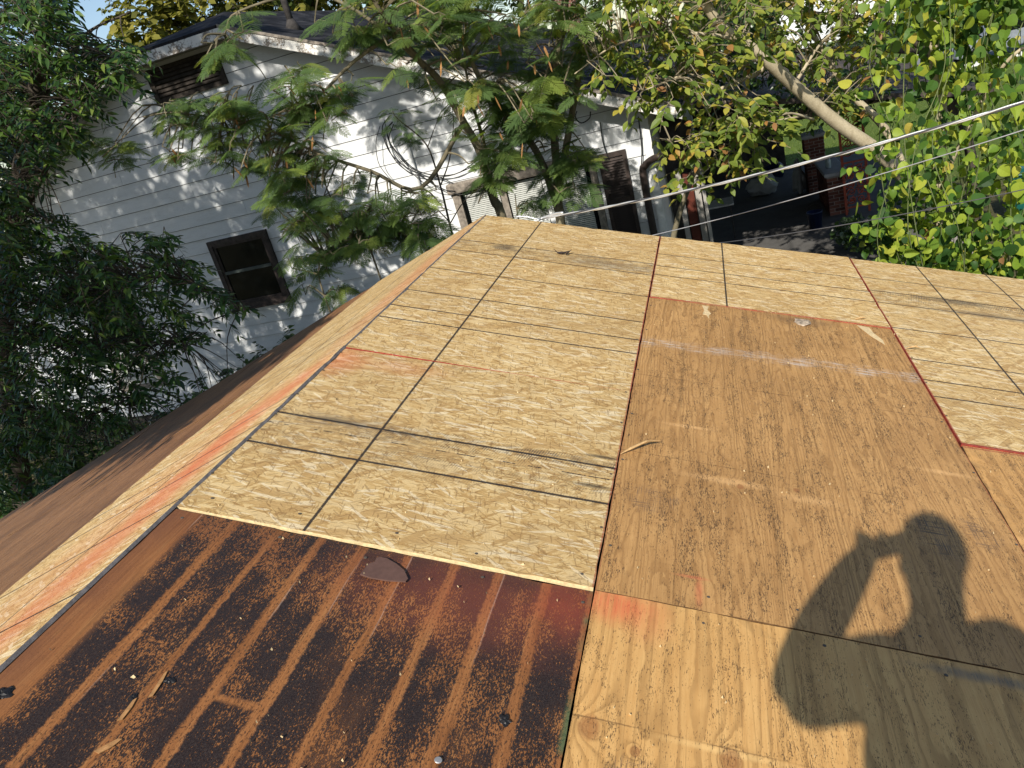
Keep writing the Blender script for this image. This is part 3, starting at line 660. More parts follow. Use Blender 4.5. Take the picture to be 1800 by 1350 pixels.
# gable vent with louvre slats
vs0, vs1, vz0, vz1 = -9.22, -7.78, CZ+.88, CZ+1.42
fr = MB()
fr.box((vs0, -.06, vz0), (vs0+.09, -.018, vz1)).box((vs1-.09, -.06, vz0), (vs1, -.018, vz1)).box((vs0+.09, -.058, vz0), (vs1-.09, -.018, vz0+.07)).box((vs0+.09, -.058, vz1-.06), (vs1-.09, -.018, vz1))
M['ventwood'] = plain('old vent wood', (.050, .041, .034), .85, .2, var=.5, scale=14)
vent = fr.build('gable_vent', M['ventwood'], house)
MB().box((vs0+.05, -.024, vz0+.02), (vs1-.05, -.021, vz1-.02)).build('vent_back', M['void'], vent)
me = None
for i in range(6):
    z = vz0+.09+i*.066
    if me is None:
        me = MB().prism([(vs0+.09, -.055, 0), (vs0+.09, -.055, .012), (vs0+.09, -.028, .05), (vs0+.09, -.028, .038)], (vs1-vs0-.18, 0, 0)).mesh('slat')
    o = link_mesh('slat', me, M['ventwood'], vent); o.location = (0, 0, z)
# dark double hung window
def frame_boxes(s0, s1, z0, z1, w, t0, t1):
    return MB().box((s0, t0, z0), (s0+w, t1, z1)).box((s1-w, t0, z0), (s1, t1, z1)).box((s0+w, t0+.002, z1-w), (s1-w, t1, z1)).box((s0+w, t0+.002, z0), (s1-w, t1, z0+w))
def dark_window(s0, s1, z0, z1, blind=False):
    w = frame_boxes(s0, s1, z0, z1, .09, -.075, -.012).build('window', M['darkwood'], house)
    frame_boxes(s0+.09, s1-.09, z0+.09, z1-.09, .045, -.055, -.014).build('sash', M['darkwood'], w)
    zm = (z0+z1)/2+.03
    MB().box((s0+.135, -.062, zm-.025), (s1-.135, -.016, zm+.025)).build('meeting_rail', plain('grey green rail', (.07, .085, .08), .5, .3), w)
    for (za, zb) in ((z0+.135, zm-.025), (zm+.025, z1-.135)):
        MB().box((s0+.135, -.030, za), (s1-.135, -.024, zb)).build('pane', M['glass'], w)
    MB().box((s0-.03, -.10, z0-.045), (s1+.03, -.012, z0-.002)).build('sill', M['darkwood'], w)
    return w
dark_window(-9.36, -8.10, CZ-2.79, CZ-1.50)
dark_window(-12.72, -11.50, CZ-3.10, CZ-1.56)
def blind(s0, s1, z0, z1, t, par):
    mb = MB(); z = z0
    while z < z1:
        mb.box((s0, t, z), (s1, t+.012, z+.022)); z += .030
    o = mb.build('blind', M['slat'], par); tag(o, kind='stuff')
# window with blinds and grey board trim lower on the left
w = frame_boxes(-12.75, -11.62, CZ-4.05, CZ-3.28, .10, -.06, -.012).build('window', M['greywood'], house)
MB().box((-12.65, -.022, CZ-3.95), (-11.72, -.020, CZ-3.38)).build('pane', M['void'], w); blind(-12.64, -11.73, CZ-3.94, CZ-3.40, -.035, w)
# triple window with blinds under a weathered head board
ts0, ts1, tz0, tz1 = -4.55, -2.20, CZ-3.05, CZ-1.62
w = MB().box((ts0, -.08, tz0), (ts0+.13, -.012, tz1)).box((ts1-.10, -.08, tz0), (ts1, -.012, tz1)).box((ts0+.13, -.075, tz0), (ts1-.1, -.012, tz0+.1)).build('window', M['greywood'], house)
MB().box((ts0-.05, -.15, tz1+.002), (ts1+.05, -.012, tz1+.17)).build('head_board', M['greywood'], w, bevel=.03)
MB().box((ts0+.13, -.024, tz0+.1), (ts1-.1, -.020, tz1)).build('pane', M['glass'], w)
for i in range(3):
    a = ts0+.13+i*(ts1-ts0-.23)/3; bb = a+(ts1-ts0-.23)/3
    if i: MB().box((a-.05, -.07, tz0+.1), (a+.05, -.03, tz1)).build('mullion', M['white'] if i == 2 else M['greywood'], w)
    MB().box((a+.06, -.05, tz0+.72), (bb-.06, -.03, tz0+.765)).build('meeting_rail', M['white'], w)
    blind(a+.07, bb-.07, tz0+.12, tz1-.02, -.045, w)
# louvred shutter
sh0, sh1, sz0, sz1 = -2.14, -1.715, CZ-2.98, CZ-1.53
sh = MB().box((sh0, -.065, sz0), (sh0+.055, -.022, sz1)).box((sh1-.055, -.065, sz0), (sh1, -.022, sz1)).box((sh0+.055, -.063, sz0), (sh1-.055, -.022, sz0+.08)).box((sh0+.055, -.063, sz1-.07), (sh1-.055, -.022, sz1)).box((sh0+.055, -.063, (sz0+sz1)/2-.04), (sh1-.055, -.022, (sz0+sz1)/2+.04)).build('shutter', M['shutter'], house)
lv = MB().prism([(sh0+.055, -.058, 0), (sh0+.055, -.054, .006), (sh0+.055, -.026, .038), (sh0+.055, -.026, .03)], (sh1-sh0-.11, 0, 0)).mesh('louvre')
z = sz0+.09
while z < sz1-.1:
    if abs(z+.02-(sz0+sz1)/2) > .065:
        o = link_mesh('louvre', lv, M['shutter'], sh); o.location = (0, 0, z)
    z += .040
# downspout, conduit and cables
pts = [(-1.20, -.25, CZ-1.72), (-1.32, -.16, CZ-1.74), (-1.46, -.10, CZ-1.82), (-1.52, -.085, CZ-1.98), (-1.52, -.085, CZ-3.0), (-1.52, -.085, ZB+.1)]
MB().tube(spline(pts, 4), .055, 8).build('downspout', M['shutter'], house, smooth=True)
cz0 = CZ-2.75
MB().tube([(-5.06, -.07, CZ-.30), (-5.06, -.07, cz0)], .036, 10).build('conduit', M['pipe'], house, smooth=True)
MB().lathe([(.036, -.02), (.06, .0), (.07, .06), (.05, .12), (.01, .14)], (-5.06, -.09, CZ-.30), 12).build('weather_head', M['pipe'], house, smooth=True)
cabs = [[(690, 215), (676, 235), (690, 275), (715, 300), (745, 310), (790, 309), (838, 290)],
        [(692, 218), (684, 245), (700, 270), (722, 292), (752, 306), (800, 306), (842, 280)],
        [(690, 214), (680, 228), (686, 252), (712, 287), (740, 303), (775, 312), (815, 330), (850, 322)],
        [(684, 205), (672, 225), (682, 262), (705, 288), (735, 305), (770, 328), (812, 342), (852, 330)],
        [(668, 222), (661, 250), (665, 285), (680, 308), (690, 318)],
        [(675, 210), (690, 262), (725, 305), (760, 330), (800, 336)]]
for i, cpx in enumerate(cabs):
    P = [np.array(onwall(x, y, -.10-.015*i)) for x, y in cpx]
    MB().tube(spline(P, 5), .008 if i < 4 else .006, 5).build('cable', M['black'], house, smooth=True)
for cpx in ([(1055, 215), (1060, 250), (1070, 280)], [(1122, 205), (1128, 260), (1127, 300)], [(1014, 195), (1012, 207), (1022, 216), (1036, 208), (1038, 196)]):
    MB().tube(spline([onwall(x, y, -.07) for x, y in cpx], 5), .009, 5).build('cable', M['black'], house, smooth=True)
# plumbing vent on the roof
v0 = ray(515, 50); nrm = np.array([SLP, 0, 1]); 
for dd in np.linspace(10, 25, 600):
    P = CAM+v0*dd; q = ((P-HO)@WT, (P-HO)@WA, P[2])
    if q[2] <= ZT-(q[0]-S0-FH)*SLP: break
MB().tube([(q[0], q[1], q[2]-.1), (q[0], q[1], q[2]+.85)], .055, 12).build('vent_pipe', M['found'], house, smooth=True)
MB().lathe([(.17, -.06), (.10, .05), (.06, .14)], q, 12).build('pipe_flashing', M['found'], house, smooth=True)

# ------------------------------------------------------------------ porch on the right of the house
M['porchfloor'] = plain('porch concrete', (.11, .105, .10), .9, .08, scale=3)
M['porchroof'] = plain('porch roofing', (.075, .06, .052), .85, .2, scale=3, var=.4)
M['door'] = plain('red brown door', (.10, .022, .012), .5, .35, var=.3)
PZ = -3.42
MB().box((SR+.005, .6, GZ-.2), (2.9, 10.6, PZ)).build('porch_floor', M['porchfloor'], house)
mb = MB(); mb.prism([(SR+.02, 1.15, PZ+.001), (-.80, 1.15, PZ+.001), (-.80, 1.15, -.60), (SR+.02, 1.15, -.35)], (0, .12, 0)); mb.build('porch_wall', M['found'], house)
MB().box((-1.06, 1.10, PZ+.002), (-.92, 1.148, PZ+2.05)).build('door', M['door'], house)
for (a, bb) in ((-1.16, -1.08), (-.90, -.81)): MB().box((a, 1.06, PZ+.002), (bb, 1.148, PZ+2.15)).build('door_casing', M['soffit'], house)
MB().box((-.78, .95, PZ), (-.73, 1.06, -.80)).build('porch_post', M['soffit'], house)
MB().box((SR+.02, 10.5, PZ), (.9, 10.62, -1.2)).build('porch_back_wall', M['found'], house)
MB().prism([(-.86, .55, ZE-.08), (3.25, .55, -1.02), (3.25, .55, -1.10), (-.86, .55, ZE-.16)], (0, 10.4, 0)).build('porch_roof', M['porchroof'], house)
MB().box((-.6, 4.55, -1.42), (3.05, 4.67, -1.24)).build('porch_beam', M['greywood'], house)
MB().box((2.90, .7, -1.36), (3.02, 10.6, -1.16)).build('porch_beam', M['greywood'], house)

def mat_brick():
    g = G('red brick'); P = g.coord(); r = g.rand(); n = g.noise(g.vm('ADD', P, g.comb(g.m('MULTIPLY', r, 40.0), 0.0, 0.0)), 30, 4, .7)
    col = g.ramp(g.m('ADD', g.m('MULTIPLY', r, .6), g.m('MULTIPLY', n, .4)), [(.15, (.055, .022, .017)), (.5, (.135, .050, .034)), (.85, (.22, .095, .065))])
    g.bump(n, .004, .7); return g.fin(col, .9, .15)
M['brick'] = mat_brick(); M['mortar'] = plain('mortar', (.30, .27, .24), .95, .1)
BRK = MB().box((-.097, -.045, -.029), (.097, .045, .029)).mesh('brick'); BRK.materials.append(M['brick'])
def brick_wall(o3, ang, length, height, depth, name, label, cap=None, sides=(1,), group=None):
    """faces of single bricks round a mortar core; o3 = lower left front corner, wall runs along ang, depth goes behind"""
    root = empty(name, o3, ang); tag(root, label, 'brick wall', group)
    MB().box((.006, .006, 0), (length-.006, depth-.006, height)).build('mortar_core', M['mortar'], root)
    rows = int(height/.068)
    for r in range(rows):
        z = .034+r*.068
        def run(L, place):
            x = -.102 if r % 2 else 0.0
            while x < L-.02:
                a, e = max(x, 0.0), min(x+.198, L)
                if e-a > .05: place((a+e)/2, (e-a)/.2035)
                x += .206
        def front(c, sc):
            o = link_mesh('brick', BRK, None, root); o.location = (c, .045, z); o.scale.x = sc
        def left(c, sc):
            o = link_mesh('brick', BRK, None, root); o.location = (.0455, c, z); o.rotation_euler.z = math.pi/2; o.scale.x = sc
        if 'f' in sides: run(length, front)
        if 'l' in sides: run(depth, left)
    if cap: MB().box((-.04, -.04, height+.002), (length+.04, depth+.04, height+.07)).build('cap_stone', M['capstone'], root, bevel=.012)
    return root
M['capstone'] = plain('cap stone', (.42, .42, .43), .85, .2)
brick_wall((3.50, 11.35, PZ), 0, .36, .78, 1.65, 'brick_pedestal', 'low brick porch pedestal with pale cap behind the red trellis', cap=True, sides=('f', 'l'))
brick_wall((3.36, 13.55, PZ), 0, .42, 1.24, .55, 'brick_pillar', 'taller brick porch pillar with pale cap at the rear', cap=True, sides=('f', 'l'))
brick_wall((3.05, 8.35, GZ-.1), 0, 2.2, .46, 2.3, 'brick_planter', 'overgrown brick planter wall below the porch trellis', cap=False, sides=('f', 'l'))

# red iron trellis post
tr = empty('iron_trellis', (3.79, 11.2, 0)); tag(tr, 'rust red wrought iron porch post with scrolled panel', 'porch post')
for xx in (0.0, .42):
    MB().box((xx-.022, -.022, PZ-.03), (xx+.022, .022, -1.12)).build('post', M['iron'], tr)
for zz in (PZ+.12, PZ+1.0, PZ+1.95): MB().box((.02, -.012, zz), (.40, .012, zz+.03)).build('cross_bar', M['iron'], tr)
def scroll(cx, cz, r, sx=1, sz=1, turns=1.4):
    P = []
    for i in range(22):
        q = i/21; a = q*turns*2*math.pi; rr = r*(1-.8*q)
        P.append((cx+sx*rr*math.cos(a), 0, cz+sz*rr*math.sin(a)))
    return P
mb = MB(); rs = random.Random(3)
for i in range(11):
    zc = PZ+.28+i*.155
    if abs(zc-(PZ+1.01)) < .06: continue
    for sx in (1, -1):
        mb.tube(scroll(.21+sx*.09, zc, .085, sx, 1 if i % 2 else -1), .011, 5)
    mb.tube([(.03, 0, zc-.06), (.21, 0, zc+.05), (.39, 0, zc-.06)], .009, 5)
    for k in range(5):
        a = rs.uniform(0, 6.28); c0 = np.array([.21+.12*math.cos(a), 0, zc+.06*math.sin(a)])
        mb.quad(c0, c0+[.035, .012, .012], c0+[.05, -.004, .04], c0+[.012, -.012, .035])
mb.build('scroll_work', M['iron'], tr)

# things on the porch
M['blue'] = plain('blue plastic', (.008, .018, .06), .4, .4); M['cloth'] = plain('pale cloth', (.42, .42, .40), .9, .1); M['green_pl'] = plain('dark green plastic', (.006, .075, .062), .4, .4)
t = empty('folding_table', (1.15, 11.3, PZ)); tag(t, 'pale folding table standing on the dark porch', 'table')
MB().box((-.55, -.35, .70), (.55, .35, .735)).build('table_top', M['cloth'], t, bevel=.01)
for a in (-.48, .48):
    for bb in (-.28, .28): MB().tube([(a, bb, 0), (a, bb, .70)], .014, 6).build('leg', M['found'], t)
t = empty('porch_chair', (.55, 12.4, PZ), .5); tag(t, 'white high backed chair beside the porch table', 'chair')
MB().box((-.24, -.24, .42), (.24, .24, .46)).build('seat', M['white'], t, bevel=.01)
MB().prism([(-.24, .2, .46), (.24, .2, .46), (.2, .32, 1.05), (-.2, .32, 1.05)], (0, .03, 0)).build('backrest', M['white'], t)
for a in (-.2, .2):
    for bb in (-.2, .2): MB().tube([(a, bb, 0), (a, bb, .42)], .018, 6).build('leg', M['white'], t)
def lumpy(name, c, r, mat, label, cat, seed=0, par=None):
    bmx = bmesh.new(); bmesh.ops.create_icosphere(bmx, subdivisions=3, radius=1); rs = random.Random(seed); ph = [rs.uniform(0, 6) for _ in range(6)]
    for v in bmx.verts:
        n = 1+.16*math.sin(v.co.x*5+ph[0])+.14*math.sin(v.co.y*6+ph[1]+v.co.z*3)+.10*math.sin(v.co.z*9+ph[2]+v.co.x*4)
        v.co = Vector((v.co.x*r[0]*n, v.co.y*r[1]*n, max(v.co.z, -.55)*r[2]*n))
    me = bpy.data.meshes.new(name); bmx.to_mesh(me); bmx.free(); o = link_mesh(name, me, mat, None, True); o.location = c
    tag(o, label, cat); return o
lumpy('plastic_bag', (2.45, 14.6, PZ+.18), (.35, .3, .28), M['cloth'], 'heap of pale plastic sheeting on the porch floor', 'bag', 1)
lumpy('plastic_bag', (2.75, 14.9, PZ+.42), (.24, .2, .2), M['blue'], 'blue bag on top of the pale plastic heap', 'bag', 2)
lumpy('plastic_bag', (3.20, 13.9, PZ+.30), (.14, .14, .45), M['cloth'], 'upright pale sack leaning by the taller pillar', 'bag', 3)
t = empty('blue_bucket', (3.15, 10.7, PZ)); tag(t, 'blue bucket on the porch floor near brick pedestal', 'bucket')
MB().lathe([(.11, 0), (.145, .30), (.155, .30), (.155, .32), (.135, .32), (.10, .02)], sides=18).build('pail', M['blue'], t, True)
MB().tube([(.15*math.cos(a), .15*math.sin(a)*.3, .32+.14*math.sin(a)) for a in np.linspace(0, math.pi, 12)], .005, 5).build('handle', M['found'], t)
t = MB().lathe([(.05, 0), (.055, .03), (.055, .15), (.045, .17), (.045, .19)], sides=14).build('glass_jar', plain('jar', (.35, .42, .42), .1, .6), None, True); t.location = (3.62, 11.9, PZ+.852); tag(t, 'small grey jar on the low pedestal cap', 'jar')
t = empty('wheelie_bin', (6.62, 10.3, GZ), -.2); tag(t, 'dark green wheeled bin behind the vine leaves', 'bin')
mb = MB(); mb.v = [(-.24, -.24, .08), (.24, -.24, .08), (.24, .24, .08), (-.24, .24, .08), (-.3, -.33, .95), (.3, -.33, .95), (.3, .33, .95), (-.3, .33, .95)]
mb.f = [(0, 3, 2, 1), (4, 5, 6, 7), (0, 1, 5, 4), (1, 2, 6, 5), (2, 3, 7, 6), (3, 0, 4, 7)]; mb.build('bin_body', M['green_pl'], t, bevel=.02)
MB().prism([(-.33, -.38, .955), (-.33, .36, .955), (-.33, .36, 1.02), (-.33, -.2, 1.04), (-.33, -.38, .99)], (.66, 0, 0)).build('lid', M['green_pl'], t, bevel=.015)
for xx in (-.27, .27):
    wv = MB().tube([(xx-.03, .26, .1), (xx+.03, .26, .1)], .1, 16).build('wheel', M['black'], t)
MB().box((-.25, .36, .9), (.25, .40, .94)).build('handle', M['green_pl'], t)
t = empty('storage_tub', (5.35, 12.6, GZ)); tag(t, 'small purple storage tub with blue lid in the yard', 'tub')
mb = MB(); mb.v = [(-.26, -.18, 0), (.26, -.18, 0), (.26, .18, 0), (-.26, .18, 0), (-.3, -.22, .5), (.3, -.22, .5), (.3, .22, .5), (-.3, .22, .5)]
mb.f = [(0, 3, 2, 1), (4, 5, 6, 7), (0, 1, 5, 4), (1, 2, 6, 5), (2, 3, 7, 6), (3, 0, 4, 7)]; mb.build('tub_body', plain('purple plastic', (.10, .05, .20), .4, .4), t, bevel=.015)
MB().box((-.32, -.24, .502), (.32, .24, .56)).build('lid', plain('lilac plastic', (.28, .30, .55), .4, .4), t, bevel=.012)

# beyond: white shed and chain link fence, grey car roof line
t = empty('white_shed', (at(1470, 40, 70)[0], 70, GZ), -.05); tag(t, 'white sided building behind the chain link fence', 'building')
for i in range(16):
    MB().prism([(-4.5, -.03, i*.25), (4.5, -.03, i*.25), (4.5, -.008, i*.25+.255), (-4.5, -.008, i*.25+.255)], (0, .03, 0)).build('siding_board', M['siding'], t)
MB().box((-4.48, .03, 0), (4.48, 6, 4.0)).build('wall', M['siding'], t)
MB().prism([(-4.9, -.4, 3.95), (4.9, -.4, 3.95), (4.9, 3, 5.4), (-4.9, 3, 5.4)], (0, .05, .1)).build('roof', M['shingle'], t)
MB().box((-2.2, -.06, 1.2), (-1.2, -.035, 2.5)).build('window', M['glass'], t)
t = empty('chain_link_fence', (at(1400, 60, 62)[0]-1.5, 62, GZ)); tag(t, 'chain link fence with thin dark posts at the lawn edge', 'fence')
for i in range(5): MB().tube([(i*2.4, 0, 0), (i*2.4, 0, 1.9)], .03, 8).build('post', M['found'], t)
MB().tube([(0, 0, 1.85), (9.6, 0, 1.85)], .022, 6).build('top_rail', M['found'], t)
mb = MB()
for i in range(60):
    x0 = i*.2-1.8
    for sx in (1, -1):
        a, e = (x0, x0+1.8) if sx > 0 else (x0+1.8, x0)
        za, ze = 0.05, 1.85
        if min(a, e) < 0 or max(a, e) > 9.6: continue
        mb.tube([(a, 0, za), (e, 0, ze)], 0.012, 3, False)
o = mb.build('wire_mesh', M['pipe'], t); tag(o, kind='stuff')
t = empty('parked_car', (13.6, 34.6, GZ+.03), .12); tag(t, 'grey car parked at the kerb beyond the vines', 'car')
body = [(-2.2, 0, .35), (-2.2, 0, .75), (-2.05, 0, .86), (-1.2, 0, .95), (-.55, 0, 1.40), (.75, 0, 1.42), (1.45, 0, 1.0), (2.1, 0, .92), (2.25, 0, .7), (2.25, 0, .35)]
carp = plain('grey car paint', (.20, .22, .25), .3, .5)
MB().prism([(x, -.85, z) for x, _, z in body], (0, 1.7, 0)).build('car_body', carp, t, bevel=.06)
MB().prism([(-.98, -.862, .98), (-.5, -.862, 1.33), (.70, -.862, 1.34), (1.25, -.862, 1.0)], (0, 1.724, 0)).build('side_glass', M['glass'], t)
for xx in (-1.4, 1.4):
    for yy in (-.80, .80): MB().tube([(xx, yy-.1, .33), (xx, yy+.1, .33)], .33, 18).build('wheel', M['black'], t)
chim = brick_wall((at(985, 60, 30)[0], 30.0, GZ+1.0), 0, .9, at(985, -30, 30)[2]-GZ-1.0, .6, 'brick_chimney', 'red brick chimney far behind the mimosa crown', cap=True, sides=('f',))

# ------------------------------------------------------------------ foliage
def norm(a): return a/(np.linalg.norm(a, axis=-1, keepdims=True)+1e-9)
def outline_leaf(pts, fold=.10, droop=.10):
    """a leaf from one side of its outline: (x, half width) pairs; midrib folded and tip drooping"""
    V = []; F = []
    for x, w_ in pts:
        z = -droop*x*x
        V += [(x, 0, z), (x, w_, z+fold*w_), (x, -w_, z+fold*w_)]
    for i in range(len(pts)-1):
        a, b_ = 3*i, 3*(i+1)
        for (m, q) in ((1, 0), (0, 2)):
            F += [(a+m, a+q, b_+q), (a+m, b_+q, b_+m)]
    V = np.array(V); F = [f for f in F if len({tuple(np.round(V[k], 6)) for k in f}) == 3]
    return V, np.array(F)
LANCE = outline_leaf([(0, .0), (.16, .10), (.42, .165), (.72, .10), (1.0, 0.0)], .25, .22)
OVAL = outline_leaf([(0, 0.0), (.10, .10), (.36, .25), (.62, .235), (.84, .12), (1.0, 0.0)], .28, .16)
HEART = outline_leaf([(-.10, .16), (-.02, .33), (.16, .44), (.40, .43), (.64, .30), (.84, .12), (1.0, 0.0)], .22, .20)
HEART_CURL = outline_leaf([(-.08, .14), (.0, .30), (.2, .38), (.45, .36), (.7, .22), (1.0, 0.0)], .55, .42)
HEART_FLAT = outline_leaf([(-.14, .20), (-.05, .38), (.14, .50), (.38, .48), (.62, .36), (.80, .20), (.92, 0.0)], -.10, .06)
CLUMP = outline_leaf([(0, .05), (.3, .38), (.7, .34), (1.0, 0.0)], .3, .2)
def frond_template(np_=9, nl=11, seed=0):
    rs = np.random.RandomState(seed); V = []; F = []
    def quad(a, b_, c_, d_):
        n = len(V); V.extend([a, b_, c_, d_]); F.append((n, n+1, n+2)); F.append((n, n+2, n+3))
    def rx(x): return np.array([x, 0, -.30*x*x])
    for i in range(8):
        a, b_ = rx(i/8), rx((i+1)/8); quad(a+[0, .006, 0], a-[0, .006, 0], b_-[0, .005, 0], b_+[0, .005, 0])
    for i in range(np_):
        x = .20+.78*i/(np_-1); q = (x-.2)/.78
        Lp = .43*(1-.55*abs(q-.35)**1.6*1.6)*rs.uniform(.9, 1.05)
        for sd in (1, -1):
            o3 = rx(x); ang = math.radians(72-38*q+rs.uniform(-5, 5))
            d = np.array([math.cos(ang), sd*math.sin(ang), -.16]); d /= np.linalg.norm(d); pn = np.array([-sd*d[1], sd*d[0], 0])*sd
            def pt(t): return o3+d*t*Lp+np.array([0, 0, -.13*t*t*Lp])
            quad(pt(0)+pn*.003, pt(0)-pn*.003, pt(1)-pn*.002, pt(1)+pn*.002)
            for k in range(nl):
                t = .10+.88*k/(nl-1); c0 = pt(t); ll = .052*(1-.45*abs(2*t-1)**2); ww = Lp/nl*.42
                for s2 in (1, -1):
                    e = pn*s2*.90+d*.42; e /= np.linalg.norm(e); up = np.array([0, 0, .10*ll])
                    quad(c0-d*ww, c0+d*ww, c0+e*ll+d*ww*.7+up, c0+e*ll-d*ww*.7+up)
    return np.array(V), np.array(F)
FRONDS = [frond_template(9, 10, 1), frond_template(11, 10, 2)]
def frames(pos, X, Zn, size):
    X = norm(X); Y = norm(np.cross(Zn, X)); Z = np.cross(X, Y)
    return np.stack([X, Y, Z], -1)*np.asarray(size)[:, None, None]
def joined(name, tmpl, pos, X, Zn, size, mat, parent, rng_, kind='stuff'):
    V, F = tmpl; R = frames(pos, X, Zn, size); n = len(pos); k = len(V)
    P = np.einsum('nij,kj->nki', R, V)+pos[:, None, :]
    me = bpy.data.meshes.new(name); nf = len(F)*n
    me.vertices.add(n*k); me.vertices.foreach_set('co', P.reshape(-1).astype(np.float32))
    idx = (F[None]+(np.arange(n)*k)[:, None, None]).reshape(-1).astype(np.int32)
    me.loops.add(nf*3); me.loops.foreach_set('vertex_index', idx)
    me.polygons.add(nf); me.polygons.foreach_set('loop_start', np.arange(0, nf*3, 3, dtype=np.int32)); me.polygons.foreach_set('loop_total', np.full(nf, 3, np.int32))
    at_ = me.attributes.new('tone', 'FLOAT', 'POINT'); at_.data.foreach_set('value', np.repeat(rng_.uniform(0, 1, n), k).astype(np.float32))
    me.update(calc_edges=True); me.validate()
    o = link_mesh(name, me, mat, parent)
    if kind: o['kind'] = kind
    return o
def tmesh(name, tmpl, mat):
    me = bpy.data.meshes.new(name); me.from_pydata([tuple(map(float, v)) for v in tmpl[0]], [], [tuple(map(int, f)) for f in tmpl[1]]); me.update(); me.materials.append(mat); return me
def in_poly(x, y, poly):
    c_ = False; j = len(poly)-1
    for i in range(len(poly)):
        xi, yi = poly[i]; xj, yj = poly[j]
        if (yi > y) != (yj > y) and x < (xj-xi)*(y-yi)/(yj-yi)+xi: c_ = not c_
        j = i
    return c_
def sample(poly, n, Y0, Y1, rs):
    xs = [p[0] for p in poly]; ys = [p[1] for p in poly]; out = []
    while len(out) < n:
        x, y = rs.uniform(min(xs), max(xs)), rs.uniform(min(ys), max(ys))
        if in_poly(x, y, poly): out.append(at(x, y, rs.uniform(Y0, Y1)))
    return out
class Foliage:
    def __init__(s, seed): s.p = []; s.x = []; s.z = []; s.l = []; s.tw = []; s.rs = np.random.RandomState(seed)
    def leaf(s, p, x, z, l): s.p.append(p); s.x.append(x); s.z.append(z); s.l.append(l)
    def spray(s, p, d, L, n, ll, droop=.4, side=.9, facing=.35, r=.004, curl=.25):
        """a twig with leaves set alternately along it"""
        rs = s.rs; d = norm(np.asarray(d, float)); sd = norm(np.cross(d, (0, 0, 1.0))+1e-6)
        def pt(t): return p+d*L*t+np.array([0, 0, -droop*L*t*t])+sd*curl*.2*L*math.sin(3*t)
        s.tw.append(([pt(t) for t in (0, .33, .66, 1)], [r, r*.8, r*.6, r*.4]))
        for k in range(n):
            t = .15+.85*(k+.5*rs.rand())/n; q = pt(t); sgn = 1 if k % 2 else -1
            x = d*.55+sd*sgn*side+rs.normal(0, .28, 3)+np.array([0, 0, -.30-.25*rs.rand()])
            z = np.array([0, 0, 1.0])+rs.normal(0, .45, 3)-SUN*facing*2
            s.leaf(q, x, z, ll*rs.uniform(.7, 1.15))
    def umbel(s, p, n, ll, d=None, spread=1.0, droop=.25):
        """a tip that carries a whorl of fronds"""
        rs = s.rs; a0 = rs.uniform(0, 6.28)
        for k in range(n):
            a = a0+k*2*math.pi/n+rs.normal(0, .3); x = np.array([math.cos(a)*spread, math.sin(a)*spread, rs.uniform(-droop*1.6, .25)])
            if d is not None: x = x+np.asarray(d)
            z = np.array([0, 0, 1.0])+rs.normal(0, .28, 3)-SUN*.5
            s.leaf(p, x, z, ll*rs.uniform(.65, 1.15))
    def build(s, root, limbs, bark, leafmat, tmpls, singles=300, lname='leaf', twigmat=None, reach=1.3, rest='foliage'):
        mb = MB(); samples = []
        for pts, r0, r1 in limbs:
            P = spline(pts, 5); R = list(np.linspace(r0, r1, len(P))); mbx = MB(); mbx.tube(P, R, 8 if r0 > .03 else 6)
            mbx.build('trunk' if r0 >= .035 else 'branch', bark, root, True); samples += list(zip(P, R))
        SP = np.array([p for p, _ in samples]) if samples else None
        for pts, rr in s.tw:
            mb.tube(pts, rr, 4, False)
            if SP is not None:
                dd = np.linalg.norm(SP-pts[0], axis=1); i = int(dd.argmin())
                if .02 < dd[i] < reach:
                    m_ = (SP[i]+pts[0])/2+np.array([0, 0, .12*dd[i]])+s.rs.normal(0, .06*dd[i], 3)
                    mb.tube(spline([SP[i], m_, pts[0]], 3), np.linspace(min(.012, rr[0]*2.2), rr[0], 7), 4, False)
        if mb.v:
            o = mb.build('twigs', twigmat or bark, root); o['kind'] = 'stuff'
        P = np.array(s.p); X = np.array(s.x); Z = np.array(s.z); L = np.array(s.l)
        dist = (P-CAM)@CF; px = W/2+FPX*((P-CAM)@CR)/dist; py = H/2-FPX*((P-CAM)@CU)/dist
        vis = (dist > .3) & (px > -10) & (px < W+10) & (py > -10) & (py < H)
        key = np.where(vis, L/np.maximum(dist, .3), 0); order = np.argsort(-key)
        pick = [i for i in order[:singles] if key[i] > 0]; restm = np.ones(len(P), bool); restm[pick] = False
        ms = [tmesh(lname, t, leafmat) for t in tmpls]
        if pick:
            R = frames(P[pick], X[pick], Z[pick], L[pick])
            for k, i in enumerate(pick):
                o = bpy.data.objects.new(lname, ms[i % len(ms)]); COL.objects.link(o); o.parent = root
                mw = np.eye(4); mw[:3, :3] = R[k]; mw[:3, 3] = P[i]-np.array(root.location)
                o.matrix_local = Matrix(mw.tolist())
        loc = np.array(root.location)
        for j, t in enumerate(tmpls):
            m_ = restm & (np.arange(len(P)) % len(tmpls) == j)
            if m_.any(): joined(rest, t, P[m_]-loc, X[m_], Z[m_], L[m_], leafmat, root, s.rs)
        # limbs and twigs were laid out in world coordinates
        for c_ in root.children:
            if c_.name.split('.')[0] in ('trunk', 'branch', 'twigs'): c_.location = Vector(-loc)

